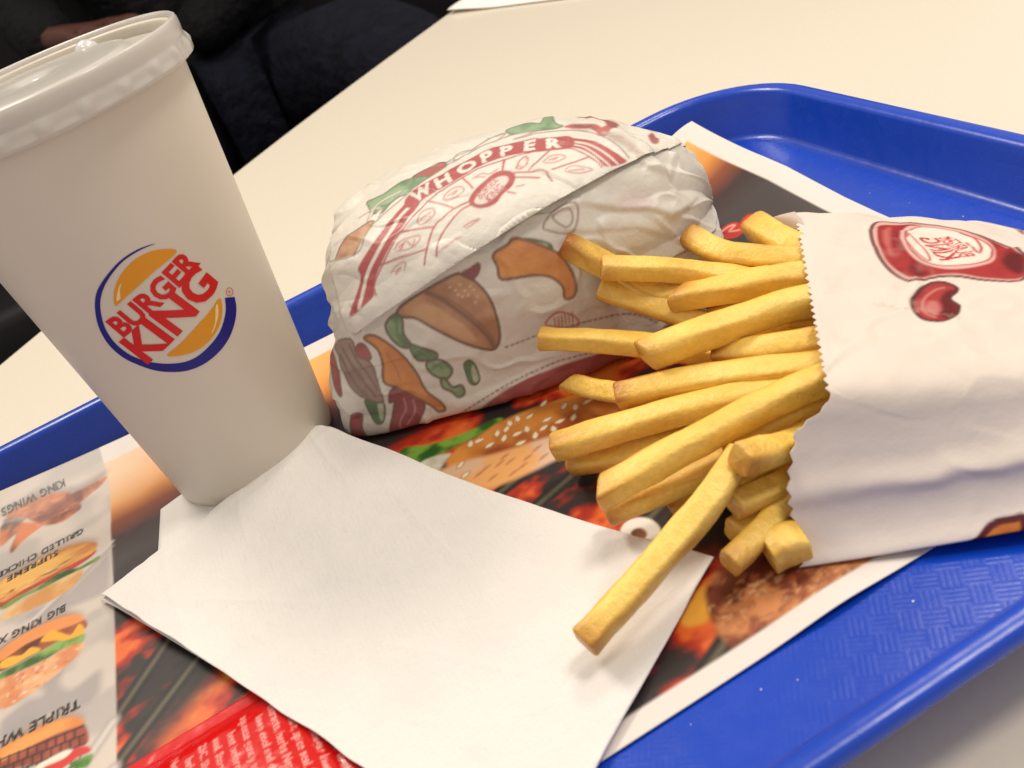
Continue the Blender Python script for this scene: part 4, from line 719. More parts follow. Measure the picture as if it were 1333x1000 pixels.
FRIES=[
 ([(982,294,30),(1015,312,30),(1048,328,30)],'short thick fry at the far corner of the bag mouth, tip pointing up',dict(wd=10.5,roll=20,inside=14)),
 ([(898,308,33),(945,334,30),(1045,344,26)],'bent fry with a pointed blistered tip beside the wrapped burger',dict(wd=9.6,roll=35,brown=.7)),
 ([(733,316,49),(765,333,43),(800,352,36),(860,385,26)],'fry with a brown dented tip farthest up against the wrapper',dict(wd=9.2,roll=15,brown=1.)),
 ([(783,349,42),(860,352,35),(930,360,28),(1040,372,22)],'smooth fry lying level just below the brown-tipped fry',dict(wd=8.4,roll=10)),
 ([(780,373,34),(850,397,25),(935,424,18),(1040,445,15)],'fry sloping down to the right beneath the oblique-cut fry',dict(wd=8.6,roll=30)),
 ([(884,388,28),(960,378,28.5),(1052,363,29)],'fry with an obliquely cut left end in the upper middle of the pile',dict(wd=9.4,roll=12,tipcut=.8)),
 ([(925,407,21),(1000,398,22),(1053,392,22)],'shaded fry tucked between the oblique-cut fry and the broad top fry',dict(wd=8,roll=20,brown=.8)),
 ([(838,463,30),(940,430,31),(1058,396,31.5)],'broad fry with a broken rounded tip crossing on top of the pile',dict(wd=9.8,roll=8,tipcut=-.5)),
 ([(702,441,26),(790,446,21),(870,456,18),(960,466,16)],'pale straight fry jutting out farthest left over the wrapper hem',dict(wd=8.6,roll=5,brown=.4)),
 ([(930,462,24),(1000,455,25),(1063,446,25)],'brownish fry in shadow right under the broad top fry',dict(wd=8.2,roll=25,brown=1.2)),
 ([(743,499,10),(790,512,12),(860,522,14),(960,520,15)],'fry with a thin pointed tip over the printed sesame bun',dict(wd=7.4,roll=40,tipcut=1.)),
 ([(803,517,22),(900,494,23),(1066,474,25)],'long fry with wavy brown edges in the middle of the pile',dict(wd=8.8,roll=18,brown=.9)),
 ([(720,583,15),(850,545,18),(1066,492,22)],'long fry reaching left over the printed bun above the napkin',dict(wd=9.2,roll=10)),
 ([(742,603,6),(840,590,8),(960,560,10)],'fry in shadow underneath the long fry over the printed bun',dict(wd=8.4,roll=20)),
 ([(782,643,23),(920,572,26),(1068,500,28)],'longest bright fry running from the bag mouth to above the napkin edge',dict(wd=8.8,roll=6,tipcut=.5)),
 ([(787,667,13),(920,610,15),(1066,545,17)],'fry with a crumbled broken tip underneath the longest bright fry',dict(wd=9.0,roll=14,brown=.7)),
 ([(940,585,18),(1010,552,20),(1070,525,21)],'fry wedged below the longest bright fry at the bag mouth',dict(wd=8.6,roll=30)),
 ([(760,838,11.5),(850,745,15),(925,655,19),(965,590,22)],'long fry that fell forward with its tip resting on the napkin',dict(wd=8.6,roll=14,inside=0,brown=.6)),
 ([(962,600,27),(1000,588,23),(1046,574,18)],'stubby blunt fry lying over the upper end of the fallen fry',dict(wd=9.0,roll=10,brown=.4,inside=8)),
 ([(955,658,15),(1000,640,12),(1036,622,10)],'short fry directly below the stubby blunt fry',dict(wd=8.0,roll=25,inside=8)),
 ([(957,697,7),(985,678,6),(1020,655,6)],'pale stub with a crumbly end between two fries over the chicken print',dict(wd=9.0,roll=15,brown=.3,inside=8)),
 ([(949,735,9),(990,700,8.5),(1030,664,7)],'thin fry slanting over the printed chicken next to the bag',dict(wd=7.6,roll=20,inside=8)),
 ([(1000,722,6),(1018,714,6),(1046,702,6)],'wide fry end barely sticking out at the bottom of the bag mouth',dict(wd=10.5,roll=4,brown=.3,inside=0)),
 ([(872,662,5),(905,640,7),(960,610,9)],'fry mostly hidden beneath the pile behind the fallen fry',dict(wd=8.,roll=20)),
 ([(846,374,28),(900,385,22),(1000,400,14)],'fry glimpsed in the gap below the smooth level fry',dict(wd=8.,roll=20)),
 ([(930,640,8),(975,618,9),(1030,596,11)],'fry buried in the gap between the two brightest long fries and the stubby one',dict(wd=8.,roll=30)),
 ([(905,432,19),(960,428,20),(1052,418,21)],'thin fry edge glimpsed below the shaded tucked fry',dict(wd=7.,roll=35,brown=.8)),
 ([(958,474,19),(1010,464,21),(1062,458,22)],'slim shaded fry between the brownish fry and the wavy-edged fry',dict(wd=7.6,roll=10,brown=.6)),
 ([(872,548,9),(960,520,12),(1064,508,15)],'fry in shadow between the wavy-edged fry and the fry reaching over the printed bun',dict(wd=7.8,roll=20)),
 ([(905,628,9),(985,580,12),(1046,556,13)],'fry showing as a sliver below the broken-tipped fry',dict(wd=7.8,roll=12)),
 ([(935,350,14),(985,352,16),(1045,352,18)],'fry just visible behind the oblique-cut fry next to the bag edge',dict(wd=7.8,roll=22)),
]
def world_origin(o):
    v=Vector((0,0,0))
    while o: v+=o.location; o=o.parent
    return v
def link(name,me,mat,parent=None,smooth=True):
    o=bpy.data.objects.new(name,me); COL.objects.link(o)
    if mat: me.materials.append(mat)
    if smooth and len(me.polygons): me.polygons.foreach_set('use_smooth',np.ones(len(me.polygons),bool))
    if parent: o.parent=parent; o.location=-world_origin(parent)
    me.update(); return o
def lathe(prof,n,c,ang0=0.,ang1=2*math.pi,rmod=None):
    full=abs(ang1-ang0-2*math.pi)<1e-6
    a=np.linspace(ang0,ang1,n+(0 if full else 1),endpoint=not full)
    pr=np.asarray(prof,float); R=pr[:,0][:,None]+0*a[None,:]; Z=pr[:,1][:,None]+0*a[None,:]
    if rmod: R,Z=rmod(R,Z,a[None,:]+0*R)
    P=np.stack([c[0]+R*np.cos(a),c[1]+R*np.sin(a),Z],-1)
    return P.reshape(-1,3),quads(len(pr),n if full else n+1,False,full)
# ------------------------------------------------------------------ room floor, back wall
structure(link('floor',box((-200,1500,-765),(9000,9000,30)),material('dark_floor',(46,38,36),.6,.3,vary=(6,.4)),smooth=False))
structure(link('wall',box((-200,4200,500),(9000,60,2600)),material('dark_wall',(34,28,30),.7,.2,vary=(3,.3)),smooth=False))
# ------------------------------------------------------------------ table
edge=np.array([[900,980],[560,812],[280,636],[160,556],[51.2,478.5],[-69.6,393.6],[-192.8,298.9],[-341.1,168.3],[-372,138],[-520,-25],[-600,-170],[-600,-520],[-480,-640],[300,-660],[1000,-500],[1180,300]],float)
ed=edge[:9]; edp=np.concatenate([rounded(ed,False,3),edge[9:]])
bm=bmesh.new(); vs=[bm.verts.new((x*MM,y*MM,-.004)) for x,y in edp]; f=bm.faces.new(vs)
if f.normal.z<0: f.normal_flip()
r=bmesh.ops.extrude_face_region(bm,geom=[f]); 
for v in r['geom']:
    if isinstance(v,bmesh.types.BMVert): v.co.z-=.034
bmesh.ops.recalc_face_normals(bm,faces=bm.faces[:])
rim=[e for e in bm.edges if all(v.co.z>-.01 for v in e.verts) and len(e.link_faces)==2]
bmesh.ops.bevel(bm,geom=rim,offset=.0025,segments=3,affect='EDGES',profile=.5)
me=bpy.data.meshes.new('t'); bm.to_mesh(me); bm.free()
table=empty('table',(100,0,-750))
link('tabletop',me,material('cream_laminate',(222,213,197),.24,.45,vary=(700,.035),bump=[(420,.03,2)]),table,smooth=False)
M_tl=material('table_leg_metal',(90,90,92),.35,.5,metal=.9)
link('pedestal',box((150,0,-385),(90,90,680),6),M_tl,table); link('foot_plate',box((150,0,-737),(560,560,24),6),M_tl,table)
tag(table,'pale cream restaurant table with a gently curved far edge under the blue tray','table')
# ------------------------------------------------------------------ blue tray
TX0,TX1,TY0,TY1=-408.,25.4,-327.,-18.5
def rrect(off,z,rad=50,n=14,st=10):
    x0,x1,y0,y1=TX0+off,TX1-off,TY0+off,TY1-off; r=max(rad-off,6); P=[]
    for cx,cy,a0 in ((x1-r,y1-r,0),(x0+r,y1-r,90),(x0+r,y0+r,180),(x1-r,y0+r,270)):
        a=np.radians(np.linspace(a0,a0+90,n)); P.append(np.stack([cx+r*np.cos(a),cy+r*np.sin(a)],1))
    Q=[]
    for k in range(4):
        Q.append(P[k]); a=P[k][-1];b=P[(k+1)%4][0]
        Q.append(a+(b-a)*(np.arange(1,st)/st)[:,None])
    q=np.concatenate(Q); bow=0
    return np.concatenate([q,np.full((len(q),1),z)],1)
prof=[(17.5,-3.6),(15.5,-3.2),(13.5,-1.5),(9,13),(7,16.2),(2,16.2),(.6,16.6),(0,17.8),(0,19),(.5,20.2),(1.6,20.9),(3.2,21.1),(5,20.9),(6.4,20.2),(7.4,18.8),(10.6,6),(11.6,3.2),(12.9,1.3),(14.6,.3),(17,0)]
loops=[rrect(o,z) for o,z in prof]; nl=len(loops[0]); V=np.concatenate(loops)
F=quads(len(prof),nl,False,True).tolist(); F=[f[::-1] for f in F]
F.append([i for i in range(nl)][::-1]); F.append([(len(prof)-1)*nl+i for i in range(nl)])
M_tray=material('blue_plastic',(10,64,184),.30,.5,vary=(22,.10))
nt=M_tray.node_tree;N=nt.nodes;L=nt.links;pb=N['Principled BSDF']
geo=N.new('ShaderNodeNewGeometry'); mp=N.new('ShaderNodeVectorRotate'); mp.rotation_type='Z_AXIS'; mp.inputs['Angle'].default_value=math.radians(33); L.new(geo.outputs['Position'],mp.inputs['Vector'])
sx=N.new('ShaderNodeSeparateXYZ'); L.new(mp.outputs[0],sx.inputs[0])
def mth(op,a,b=None,c=None):
    n=N.new('ShaderNodeMath'); n.operation=op
    for k,x in enumerate((a,b,c)):
        if x is None: continue
        if isinstance(x,(int,float)): n.inputs[k].default_value=x
        else: L.new(x,n.inputs[k])
    return n.outputs[0]
T=.0054
cx=mth('FLOOR',mth('DIVIDE',sx.outputs[0],T)); cy=mth('FLOOR',mth('DIVIDE',sx.outputs[1],T))
par=mth('FLOORED_MODULO',mth('ADD',cx,cy),2.)
wv=lambda o: mth('ABSOLUTE',mth('SINE',mth('MULTIPLY',o,math.pi*4/T)))
hh=mth('ADD',mth('MULTIPLY',wv(sx.outputs[0]),par),mth('MULTIPLY',wv(sx.outputs[1]),mth('SUBTRACT',1.,par)))
sz=N.new('ShaderNodeSeparateXYZ'); L.new(geo.outputs['Position'],sz.inputs[0])
flat=mth('LESS_THAN',sz.outputs[2],.0004)
bmp=N.new('ShaderNodeBump'); bmp.inputs['Distance'].default_value=.000024; bmp.inputs['Strength'].default_value=.7
L.new(mth('MULTIPLY',hh,flat),bmp.inputs['Height'])
ns=N.new('ShaderNodeTexNoise'); ns.inputs['Scale'].default_value=160; ns.inputs['Detail'].default_value=3; L.new(geo.outputs['Position'],ns.inputs['Vector'])
b2=N.new('ShaderNodeBump'); b2.inputs['Distance'].default_value=.00010; L.new(ns.outputs[0],b2.inputs['Height']); L.new(bmp.outputs[0],b2.inputs['Normal']); L.new(b2.outputs[0],pb.inputs['Normal'])
rn=N.new('ShaderNodeMapRange'); rn.inputs[3].default_value=.17; rn.inputs[4].default_value=.36; L.new(ns.outputs[0],rn.inputs[0]); L.new(rn.outputs[0],pb.inputs['Roughness'])
tray=link('serving_tray',mesh(V,F),M_tray); tag(tray,'bright blue plastic serving tray with rolled rim and woven floor pattern','tray')
# ------------------------------------------------------------------ loose salt on the tray floor and on the table
r_=np.random.default_rng(12); V=[];F=[]
for k in range(34):
    x,y=(r_.uniform(-100,10),r_.uniform(-310,-130)) if k<26 else (r_.uniform(-200,-120),r_.uniform(-311,-290))
    if k>=26: y=r_.uniform(-310,-288)
    s_=r_.uniform(.14,.30); a=r_.uniform(0,3); c_,n_=s_*math.cos(a),s_*math.sin(a); i=len(V)
    for zz in (0.02,s_*1.3): V+=[(x+c_,y+n_,zz),(x-n_,y+c_,zz),(x-c_,y-n_,zz),(x+n_,y-c_,zz)]
    F+=[(i+3,i+2,i+1,i),(i+4,i+5,i+6,i+7)]+[(i+j,i+(j+1)%4,i+4+(j+1)%4,i+4+j) for j in range(4)]
salt=link('salt_grains',mesh(V,F),material('salt',(240,238,232),.3,.5),smooth=False); salt['kind']='stuff'; tag(salt,'loose white salt grains scattered on the blue tray floor','salt')
# ------------------------------------------------------------------ printed placemat
nx,ny=int((MX0-MX1)/.52),int((MY0-MY1)/.52)
gx,gy=np.meshgrid(np.linspace(MX1,MX0,nx),np.linspace(MY1,MY0,ny),indexing='ij')
P=np.stack([gx,gy,mat_z(gx,gy)],-1)
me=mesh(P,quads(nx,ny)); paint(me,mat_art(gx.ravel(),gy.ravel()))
placemat=link('placemat',me,material('printed_paper',rough=.42,spec=.35,attr=True,bump=[(60,.25,2)]),None)
tag(placemat,'printed paper placemat of flames, grill bars and menu pictures lining the blue tray','placemat')
solidify(placemat,.18)
# ------------------------------------------------------------------ white slip pinned under the cup
M_tissue=material('tissue_white',(242,238,233),.9,.1,bump=[(1500,.12,2),(330,.35,3)],trans=.12,vary=(60,.04),emboss=True)
c=[at(209,663,1.2),at(250,652,1.2),(-243,-88,1.2),(-262,-128,1.2),at(206,760,1.2)]
c=[at(209,663,1.2),(-236,-78,1.2),(-246,-140,1.2),at(203,765,1.2)]
n=24; u,v=np.meshgrid(np.linspace(0,1,n),np.linspace(0,1,n),indexing='ij'); c=np.array([np.array(q)[:3] for q in c])
P=(c[0]*((1-u)*(1-v))[...,None]+c[1]*(u*(1-v))[...,None]+c[2]*(u*v)[...,None]+c[3]*((1-u)*v)[...,None])
P[...,2]=mat_z(P[...,0],P[...,1])+.32
slip=link('paper_slip',mesh(P,quads(n,n)),M_tissue); solidify(slip,.15)
tag(slip,'small white paper slip whose corner sticks out from under the drink cup','paper slip')
# ------------------------------------------------------------------ drink cup with lid
cup=empty('drink_cup',(CC[0],CC[1],1.2))
M_cup=material('cup_board',(214,205,190),.42,.4,vary=(40,.03),bump=[(900,.02,2),(25,.25,1)])
prof=[(CR0-2.2,8.),(CR0-2.2,1.2),(CR0-.6,1.2),(CR0-.1,1.6)]
for k in range(0,41):
    z=2+(CH-2)*k/40; prof.append((CR0+(CR1-CR0)*z/CH,z+1.2))
prof+=[(CR1+.9,CH+1.4),(CR1+1.1,CH+2.2),(CR1+.4,CH+2.8),(CR1-.6,CH+2.2)]
for k in range(20,-1,-1):
    z=9+(CH-9)*k/20; prof.append((CR0+(CR1-CR0)*z/CH-.7,z+1.2))
prof+=[(15,10.2),(.1,10.2)]
link('cup_body',mesh(*lathe(prof,160,CC)),M_cup,cup)
link('cup_base',mesh(*lathe([(.1,7.6),(15,7.6),(CR0-2.4,7.6)],64,CC)),M_cup,cup)
M_lid=material('frosted_plastic',(246,242,236),.20,.5,trans=.22)
M_lid.node_tree.nodes['Principled BSDF'].inputs['Transmission Weight'].default_value=.42
ZL=136.2+1.2
def nub(R,Z,A):
    band=np.exp(-((Z-ZL-2.6)/1.5)**2)*(R>44.5)
    s=np.clip(np.cos(A*24)*4-2.2,0,1)
    return R+band*s*1.0,Z
lp=[(44.6,ZL+.2),(46.2,ZL-.1),(46.9,ZL+.3),(46.6,ZL+1.1),(46.35,ZL+2.),(46.3,ZL+2.8),(46.3,ZL+3.6),(46.2,ZL+4.6),(45.9,ZL+5.2),(46.1,ZL+6.),(46.3,ZL+8.),(46.3,ZL+9.4),(46.1,ZL+10.2),(45.7,ZL+10.5),(45.2,ZL+10.3),(44.9,ZL+9.6),(44.3,ZL+6.2),(43.6,ZL+5.3),(39,ZL+5.4),(33,ZL+5.4),(31.6,ZL+5.8),(30.6,ZL+7.4),(29.4,ZL+8.4),(27,ZL+8.7),(14,ZL+8.9),(7,ZL+8.7),(5.5,ZL+8.1),(.1,ZL+8.)]
lid=link('lid',mesh(*lathe(lp,240,CC,rmod=nub)),M_lid,cup); solidify(lid,.35)
link('drink',mesh(*lathe([(.1,118),(20,118),(41.0,118.),(41.2,118.6)],96,CC)),material('lid_darkener',(40,18,12),.08,.5),cup)  # unseen drink surface, added to darken what shows through the lid
for ang,rr,hgt,rad in ((62,37.5,4.6,4.4),(150,37,3.4,4.),(250,37.2,3.4,4.),(330,37.2,3.2,4.)):
    bp=[(rad,ZL+5.6)]+[(rad*math.cos(t),ZL+5.7+hgt*math.sin(t)) for t in np.linspace(.15,1.5,8)]
    a=math.radians(ang); link('lid_bump',mesh(*lathe(bp,28,(CC[0]+rr*math.cos(a),CC[1]+rr*math.sin(a)))),M_lid,lid)
tag(cup,'white paper drink cup with frosted plastic lid and round burger logo','cup')
logo_parts(cup)
# ------------------------------------------------------------------ wrapped burger
burger=empty('wrapped_burger',(BC[0],BC[1],1))
M_wrap=material('wrapper_paper',rough=.40,spec=.4,attr=True,vary=(45,.07),bump=[(170,.5,3),(420,.18,3)],trans=.10)
NA,NB=470,640
Pb=burger_grid(NA,NB)
me=mesh(Pb,quads(NA,NB,False,True)[:,::-1]); n=len(me.vertices)
co=np.empty(n*3,np.float32); me.vertices.foreach_get('co',co); co=co.reshape(-1,3)/MM
no=np.empty(n*3,np.float32); me.vertex_normals.foreach_get('vector',no); no=no.reshape(-1,3)
ab=burger_art(co); paint(me,wrap_art(ab,no@AD,False))
link('wrapper',me,M_wrap,burger)
# the sheet's free edge: everything above a slanting line, lying over the wrapper and lifted along that line
def plane_from(a,b,keep):
    a=np.asarray(a,float);b=np.asarray(b,float);na=np.array([-(b-a)[1],(b-a)[0]]);na/=np.linalg.norm(na)
    if (keep-a)@na<0: na=-na
    return A1*na[0]+A2*na[1], np.array([BC[0],BC[1],30.])+A1*a[0]+A2*a[1], na
FE=[np.array(FLAP[0],float),np.array(FLAP[1],float)]
pn,pc,n2=plane_from(FE[0],FE[1],np.array(FLAP_KEEP)); qn,qc,m2=plane_from(FE[0],np.array(FLAP[2]),np.array(FLAP_KEEP))
d=(ab-FE[0])@n2; dl=(ab-FE[0])@m2
lift=.6+2.6*np.exp(-(np.clip(d,0,99)/9)**2)*smooth(-6,8,dl)*smooth(140,60,dl)+.5*(fbm(ab[:,0]/14,ab[:,1]/14,77)-.5)
lift[no[:,2]<-.2]=.25
co2=co+no*lift[:,None]
bm=bmesh.new(); me2=mesh(co2,quads(NA,NB,False,True)[:,::-1]); bm.from_mesh(me2)
for cc,nn in ((pc,pn),(qc,qn)):
    g=bm.verts[:]+bm.edges[:]+bm.faces[:]
    bmesh.ops.bisect_plane(bm,geom=g,dist=1e-7,plane_co=Vector(cc*MM),plane_no=Vector(nn),clear_inner=True)
bmesh.ops.delete(bm,geom=[v for v in bm.verts if v.co.z<.004],context='VERTS')
bm.to_mesh(me2); bm.free()
n=len(me2.vertices); co=np.empty(n*3,np.float32); me2.vertices.foreach_get('co',co); co=co.reshape(-1,3)/MM
me2.update(); no=np.empty(n*3,np.float32); me2.vertex_normals.foreach_get('vector',no); no=no.reshape(-1,3)
paint(me2,wrap_art(burger_art(co),no@AD,True))
fl=link('paper_flap',me2,M_wrap,burger); solidify(fl,.12)
tag(burger,'hamburger wrapped in white paper printed with a red wheel and burger ingredients','wrapped burger')
# ------------------------------------------------------------------ fries
NT,NS=190,520
Pg,SS,GG,dm=bag_grid(NT,NS); _gh=np.stack([Pg[...,:2]@BG,Pg[...,:2]@BH,Pg[...,2]],-1)
_top=_gh[::3,(SS[0]>dm[3])&(SS[0]<dm[9])][:,::4].reshape(-1,3); _nr=_gh[::3,(SS[0]>dm[9])&(SS[0]<dm[14])][:,::3].reshape(-1,3)
def bag_top(g,h): return _top[np.argmin((_top[:,0]-g)**2+(_top[:,1]-h)**2),2]
def bag_near(g,z): return _nr[np.argmin((_nr[:,0]-g)**2+(_nr[:,2]-z)**2),1]
def bag_mouth(z): return 34.
M_fry=material('fried_potato',rough=.38,spec=.5,attr=True,bump=[(1900,.12,3),(620,.30,3),(260,.35,2)],sss=.09,vary=(520,.11))
def fry(pts,label,wd=8.6,roll=0.,tipcut=0.,brown=.5,inside=26,seed=0,curve=0.):
    wd*=.82; p=[np.array(at(*q)) for q in pts]
    if inside:                                  # slip under the paper at the mouth, away from the viewer, then run on inside the bag
        u,v,z=pts[-1]; r=wd*.5+1.
        for _ in range(60):
            q=np.array(at(u,v,z)); g,h=max(q[:2]@BG,bag_mouth(z)+1),q[:2]@BH
            if (h>bag_near(g,z)+r and z<bag_top(g,h)-r) or z<5.2: break
            z-=.5
        q=np.array(at(u,v,max(z,5.2))); h0,g0=q[:2]@BH,q[:2]@BG
        h0=min(max(h0,bag_near(max(g0,36),q[2])+r),-178); q[:2]=BG*g0+BH*h0; p[-1]=q; z0=q[2]
        for f in (.4,1.):
            g1=g0+8+inside*f; h1=min(max(h0+.3*f*(-230-h0)*.5,bag_near(g1,z0)+r+1.5),-190)
            p.append(np.array([*(BG*g1+BH*h1),max(min(z0,bag_top(g1,h1)-r-1.5),4.2)]))
    p=np.array(p)
    c=_resample(rounded(p,False,8),26); T=np.gradient(c,axis=0);T/=np.linalg.norm(T,axis=1)[:,None]
    S=np.cross([0,0,1],T);S/=np.linalg.norm(S,axis=1)[:,None];U=np.cross(T,S)
    q=np.random.default_rng(seed+5); sb=np.sin(np.pi*np.linspace(0,1,26))[:,None]; c=c+S*sb*q.uniform(-1.3,1.3)+U*sb*q.uniform(-.2,.7)
    L=np.linalg.norm(np.diff(c,axis=0),axis=1).sum()
    a=np.linspace(0,2*np.pi,20,endpoint=False); sq=np.stack([sp(np.cos(a),.52),sp(np.sin(a),.52)],1)*1.03
    rr=np.random.default_rng(seed+100)
    rings=[];col=[]
    s=np.concatenate([[0,.0,.0,.004],np.linspace(.012,.988,22),[.996,1.,1.,1.]])
    shrink=np.concatenate([[.02,.55,.86,.96],np.ones(22),[.97,.86,.5,.02]])
    c=np.stack([np.interp(s,np.linspace(0,1,26),c[:,k]) for k in range(3)],1); 
    def it(A): 
        r=np.stack([np.interp(s,np.linspace(0,1,26),A[:,k]) for k in range(3)],1); return r/np.linalg.norm(r,axis=1)[:,None]
    T,S,U=it(T),it(S),it(U)
    w0=wd*.5*(1+.10*(fbm(s*3+seed,s*0,seed,2)-.5)*2); h0=wd*.47*(1+.12*(fbm(s*3-seed,s*0+4,seed+5,2)-.5)*2)
    ro=math.radians(roll)+.25*(fbm(s*1.5,s*0+9,seed+2,1)-.5)
    V=[];C=[]
    for k in range(len(s)):
        x=sq[:,0]*w0[k]*shrink[k];y=sq[:,1]*h0[k]*shrink[k]
        X=x*math.cos(ro[k])-y*math.sin(ro[k]);Y=x*math.sin(ro[k])+y*math.cos(ro[k])
        v=c[k]+S[k]*X[:,None]+U[k]*Y[:,None]
        g=np.clip(1-s[k]*6,0,1); v=v+T[k]*(tipcut*x/wd*2*g)[:,None]*wd*.5
        nn=fbm(a*2.2+seed*3.1,np.full(20,s[k]*L/7.),seed,2)-.5
        v=v+(S[k]*np.cos(a+ro[k])[:,None]+U[k]*np.sin(a+ro[k])[:,None])*(nn*.9*min(1,shrink[k]))[:,None]
        V.append(v)
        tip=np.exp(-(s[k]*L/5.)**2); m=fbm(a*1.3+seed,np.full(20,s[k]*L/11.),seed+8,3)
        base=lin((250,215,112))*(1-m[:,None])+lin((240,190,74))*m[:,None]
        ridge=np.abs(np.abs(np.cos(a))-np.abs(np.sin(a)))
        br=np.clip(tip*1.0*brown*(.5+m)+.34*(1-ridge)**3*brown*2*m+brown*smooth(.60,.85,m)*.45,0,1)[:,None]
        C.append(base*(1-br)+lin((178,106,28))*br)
    V=np.array(V);me=mesh(V,quads(len(s),20,False,True)); paint(me,np.array(C).reshape(-1,3))
    o=link('french_fry',me,M_fry); return tag(o,label,'french fry','fries spilling from the paper bag')
for k,(pts,label,kw) in enumerate(FRIES): fry(pts,label,seed=k*7+1,**kw)
# ------------------------------------------------------------------ paper bag
bag=empty('fries_bag',(-100,-230,1))
me=mesh(Pg,quads(NT,NS)[:,::-1]); paint(me,bag_art(SS.ravel(),GG.ravel()))
M_bag=material('bag_paper',rough=.62,spec=.25,attr=True,bump=[(240,.16,3),(1200,.04,2)],trans=.10,vary=(70,.04))
bg_=link('bag_sleeve',me,M_bag,bag); solidify(bg_,.16)
# the longer back sheet that shows beyond the mouth at the far corner
c=[at(1006,303,26),at(1003,284,31),at(1035,276,33.5),at(1052,300,31)]
u,v=np.meshgrid(np.linspace(0,1,12),np.linspace(0,1,12),indexing='ij');c=np.array(c)
P=c[0]*((1-u)*(1-v))[...,None]+c[1]*(u*(1-v))[...,None]+c[2]*(u*v)[...,None]+c[3]*((1-u)*v)[...,None]
P[...,2]+=1.2*np.sin(u*3)*np.sin(v*3)
me=mesh(P,quads(12,12)); paint(me,lin((214,196,186))); bk=link('back_sheet',me,M_bag,bag); solidify(bk,.16)
tag(bag,'white paper fries bag lying open with a red printed cup and bean on top','paper bag')
# ------------------------------------------------------------------ napkin
nap=empty('napkin',(-220,-190,1))
def napkin(A,B,C,D,nu,nv,zf):
    u,v=np.meshgrid(np.linspace(0,1,nu),np.linspace(0,1,nv),indexing='ij')   # u: from folded edge A-C towards B-D, v: from A to C
    P=A*((1-u)*(1-v))[...,None]+B*(u*(1-v))[...,None]+C*((1-u)*v)[...,None]+D*(u*v)[...,None]
    return zf(P,u,v)
A,B,C,D=[np.array(at(*q)) for q in ((404,560,5.5),(929,726,4),(128,772,4.),(690,1150,1.5))]
def zt(P,u,v):
    du=u*np.linalg.norm(B-A); bow=np.sin(np.pi*u)
    P[...,0]+= -2.5*np.sin(np.pi*u)*(v<.5)*(1-2*v); 
    bandw=15.-3*v; hump=6.4*(np.minimum(du/bandw,1)**.8-.10*np.exp(-((du-bandw)/2.)**2))*np.exp(-(np.clip(du-bandw,0,200)/100.)**2)*(1-.35*v)
    P[...,2]=1.6+2.6*(1-u)*(1-.3*v)+hump+1.6*np.exp(-((1-u)/.12)**2)*np.exp(-(v/.25)**2)
    P[...,2]+=1.1*(fbm(P[...,0]/38,P[...,1]/38,12)-.5)+.5*(fbm(P[...,0]/13,P[...,1]/16,14,2)-.5)
    for (u0,v0,u1,v1,am,wd_) in ((.02,.02,.30,.22,.9,.012),(.0,.35,.22,.60,.8,.014),(.12,.95,.5,.62,.7,.016),(.3,.1,.75,.4,.5,.02),(.05,.75,.3,.98,.9,.014),(.55,.7,.95,.5,.5,.02)):
        e=np.array([u1-u0,v1-v0]);l2=e@e;t=np.clip(((u-u0)*e[0]+(v-v0)*e[1])/l2,0,1);d_=np.hypot(u-u0-t*e[0],v-v0-t*e[1]); P[...,2]+=.5*am*np.exp(-d_/wd_)*np.sin(np.pi*np.clip(t,.02,.98))
    r=np.exp(-(du/5.)**2); dd=C-A; dd=dd/np.linalg.norm(dd); 
    P[...,2]-=r*1.2*(fbm(v*9,v*0,3)); P[...,2]+=1.5*np.exp(-(v/.1)**2)*np.exp(-(du/40)**2)
    return P
P=napkin(A,B,C,D,260,200,zt); P[...,0]+=2.2*(fbm(P[...,0]/30,P[...,1]/30,91)-.5); P[...,1]+=2.2*(fbm(P[...,0]/30,P[...,1]/30,92)-.5)
top=link('top_ply',mesh(P,quads(260,200)),M_tissue,nap); solidify(top,.35)
A2_,B2_,C2_,D2_=A+[2,0,0],B+[-4,1,0],C+[-.2,-1.7,0],D+[4,1.5,0]
def zl(P,u,v):
    du=u*np.linalg.norm(B-A)
    hump=4.6*(1-np.exp(-(du/8.)**1.3))*np.exp(-(du/80.)**2)*(1-.35*v)
    P[...,2]=1.0+1.5*(1-u)*(1-.3*v)+hump*.72
    P[...,2]+=.5*(fbm(P[...,0]/38,P[...,1]/38,12)-.5)
    P[...,2]=np.maximum(P[...,2],1.0); return P
P=napkin(A2_,B2_,C2_,D2_,120,100,zl)
lo=link('lower_ply',mesh(P,quads(120,100)),M_tissue,nap); solidify(lo,.35)
tag(nap,'folded white paper napkin lying on the placemat in front of the cup','napkin')
# ------------------------------------------------------------------ red sauce packet
KU=np.array([-.9998,-.02]);KV=np.array([.02,-.9998]);K0=np.array([-254.,-207.])
nu,nv=150,190; u,v=np.meshgrid(np.linspace(0,60,nu),np.linspace(0,76,nv),indexing='ij')
b=np.minimum(np.minimum(u,60-u),np.minimum(v,76-v)); z=1.1+np.where(b>4,3.6*(1-np.exp(-(b-4)/8)),0)+.5*(fbm(u/9,v/9,6)-.5)*np.clip(b/4,0,1)
P=np.stack([K0[0]+KU[0]*u+KV[0]*v,K0[1]+KU[1]*u+KV[1]*v,z],-1)
me=mesh(P,quads(nu,nv)); paint(me,packet_art(u.ravel(),v.ravel()))
pk=empty('sauce_packet',(-290,-240,1)); o=link('packet_film',me,material('red_film',rough=.16,spec=.6,attr=True,bump=[(120,.25,2)]),pk); solidify(o,.5)
tag(pk,'glossy red sauce packet with white lettering half under the napkin','sauce packet')
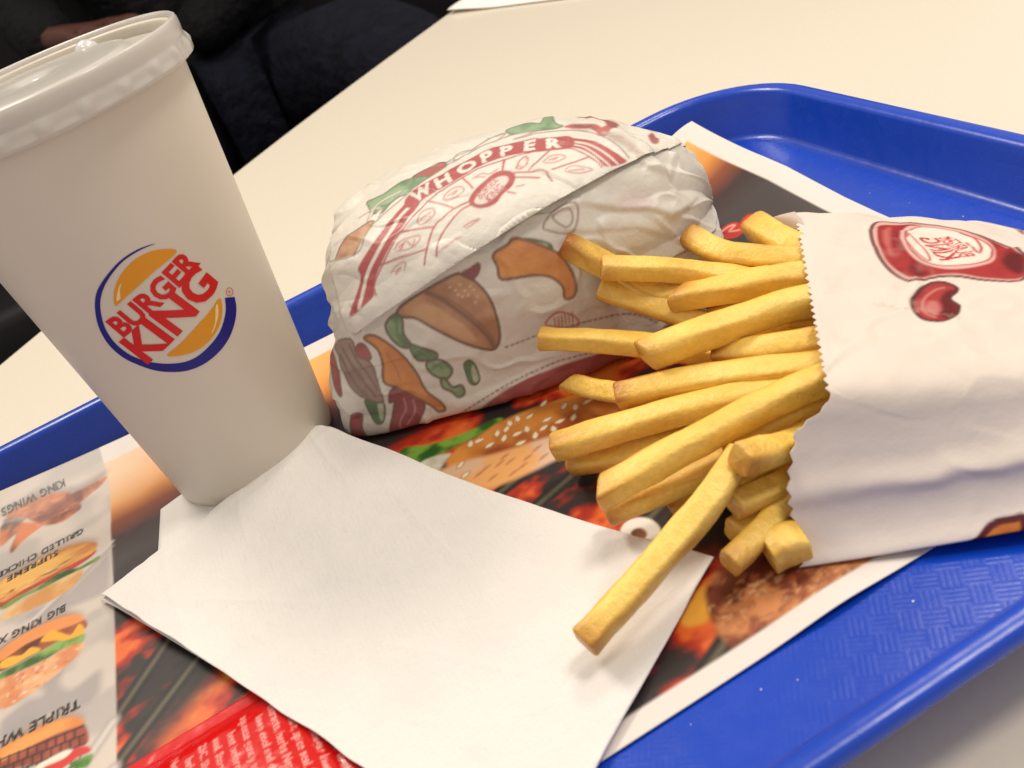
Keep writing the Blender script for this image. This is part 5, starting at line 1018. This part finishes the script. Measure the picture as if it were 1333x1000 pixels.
# ------------------------------------------------------------------ sheet of paper far across the table
a,b=np.array(at(584,17,-2.6)),np.array(at(716,0,-2.6)); c=np.array(at(602,0,-2.6))
e,f=(b-a),(c-a); e=e/np.linalg.norm(e);f=f/np.linalg.norm(f)
u,v=np.meshgrid(np.linspace(0,1,20),np.linspace(0,1,20),indexing='ij')
P=a+e*(u*210)[...,None]+f*(v*150)[...,None]; P[...,2]=-3.4+3*np.exp(-((u+v)/.2)**2)+.6*fbm(u*4,v*4,2)
fp=link('paper_sheet',mesh(P,quads(20,20)),material('white_paper',(236,230,226),.6,.3)); solidify(fp,.8,1)
tag(fp,'white paper sheet lying at the far edge of the cream table','paper')
# ------------------------------------------------------------------ person on the bench beyond the table
bench=empty('bench',(0,1600,-750)); M_bench=material('dark_vinyl',(24,22,26),.5,.3,vary=(9,.3))
link('seat',box((0,1500,-350),(2600,520,120),25),M_bench,bench); link('backrest',box((0,1790,-60),(2600,90,620),25),M_bench,bench); link('plinth',box((0,1520,-580),(2500,420,330),5),M_bench,bench)
tag(bench,'dark upholstered bench far beyond the table, behind the seated person','bench')
def skin(name,mat,verts,edges,root,parent,sub=2):
    me=bpy.data.meshes.new(name); me.from_pydata([[c*MM for c in v[:3]] for v in verts],edges,[])
    o=bpy.data.objects.new(name,me); COL.objects.link(o); me.materials.append(mat)
    sk=o.modifiers.new('skin','SKIN'); sk.use_smooth_shade=True
    for i,v in enumerate(verts):
        d=me.skin_vertices[0].data[i]; d.radius=(v[3]*MM,(v[4] if len(v)>4 else v[3])*MM); d.use_root=(i==root)
    s=o.modifiers.new('sub','SUBSURF'); s.levels=sub; s.render_levels=sub
    o.parent=parent; o.location=-world_origin(parent); return o
person=empty('person',(-80,1480,-290))
M_jean=material('dark_denim',(15,19,34),.85,.2,bump=[(900,1.2,2),(45,14,3)],vary=(30,.55))
M_jack=material('dark_jacket',(10,10,14),.8,.2,bump=[(40,14,3)],vary=(20,.4))
M_skin=material('skin',(74,40,32),.5,.35,sss=.1)
V=[(-80,1500,-195,150,120),(-190,1440,-200,105),(-330,1090,-170,88),(-345,985,-195,76),(-345,985,-450,58),(-345,975,-690,48),
   (30,1440,-200,105),(110,1180,-150,100),(160,985,-185,86),(165,975,-450,60),(165,965,-690,48)]
skin('trousers',M_jean,V,[(0,1),(1,2),(2,3),(3,4),(4,5),(0,6),(6,7),(7,8),(8,9),(9,10)],0,person)
for x in (-345,165):
    skin('shoe',M_jack,[(x,990,-712,45,34),(x,930,-722,44,28),(x,860,-728,36,22)],[(0,1),(1,2)],0,person)
V=[(-80,1530,-180,165,125),(-80,1560,20,170,120),(-80,1580,220,165,110),(-80,1585,310,75),(-270,1580,280,70),(-330,1500,60,58),(-300,1310,15,46),(110,1580,280,70),(180,1500,50,58),(-125,1360,-62,46)]
skin('jacket',M_jack,V,[(0,1),(1,2),(2,3),(2,4),(4,5),(5,6),(2,7),(7,8),(8,9)],0,person)
V=[(-80,1585,330,55),(-80,1570,400,62,66),(-80,1560,470,80,96),(-80,1560,550,74,88),(-80,1470,460,14)]
head=skin('head',M_skin,V,[(0,1),(1,2),(2,3),(2,4)],0,person)
skin('hair',M_jack,[(-80,1590,500,84,86),(-80,1580,575,78,84)],[(0,1)],0,person)
def hand(p,d,side):
    p=np.array(p,float);d=np.array(d,float);d/=np.linalg.norm(d);s=np.cross(d,[0,0,1]);s/=np.linalg.norm(s);up=np.cross(s,d)
    V=[(*(p-d*60),27,22),(*(p),30,18),(*(p+d*45),36,15)];E=[(0,1),(1,2)]
    for k,(o,l) in enumerate(((-27,62),(-9,72),(9,68),(27,54))):
        b=p+d*52+s*o; i=len(V); V+= [(*b,11),(*(b+d*l*.5+up*4),9.5),(*(b+d*l*.8-up*10),8.5),(*(b+d*l*.9-up*26),7.5)]; E+=[(2,i),(i,i+1),(i+1,i+2),(i+2,i+3)]
    b=p+s*side*30+d*8; i=len(V); V+=[(*b,13),(*(b+s*side*22+d*26),11),(*(b+s*side*22+d*52-up*8),9)]; E+=[(1,i),(i,i+1),(i+1,i+2)]
    return skin('hand',M_skin,V,E,1,person,1)
hand(HAND,(.75,-.45,-.12),1); hand((-215,1330,-62),(-.9,-.35,.1),-1)
tag(person,'person in dark denim trousers sitting on the bench beyond the table','person')
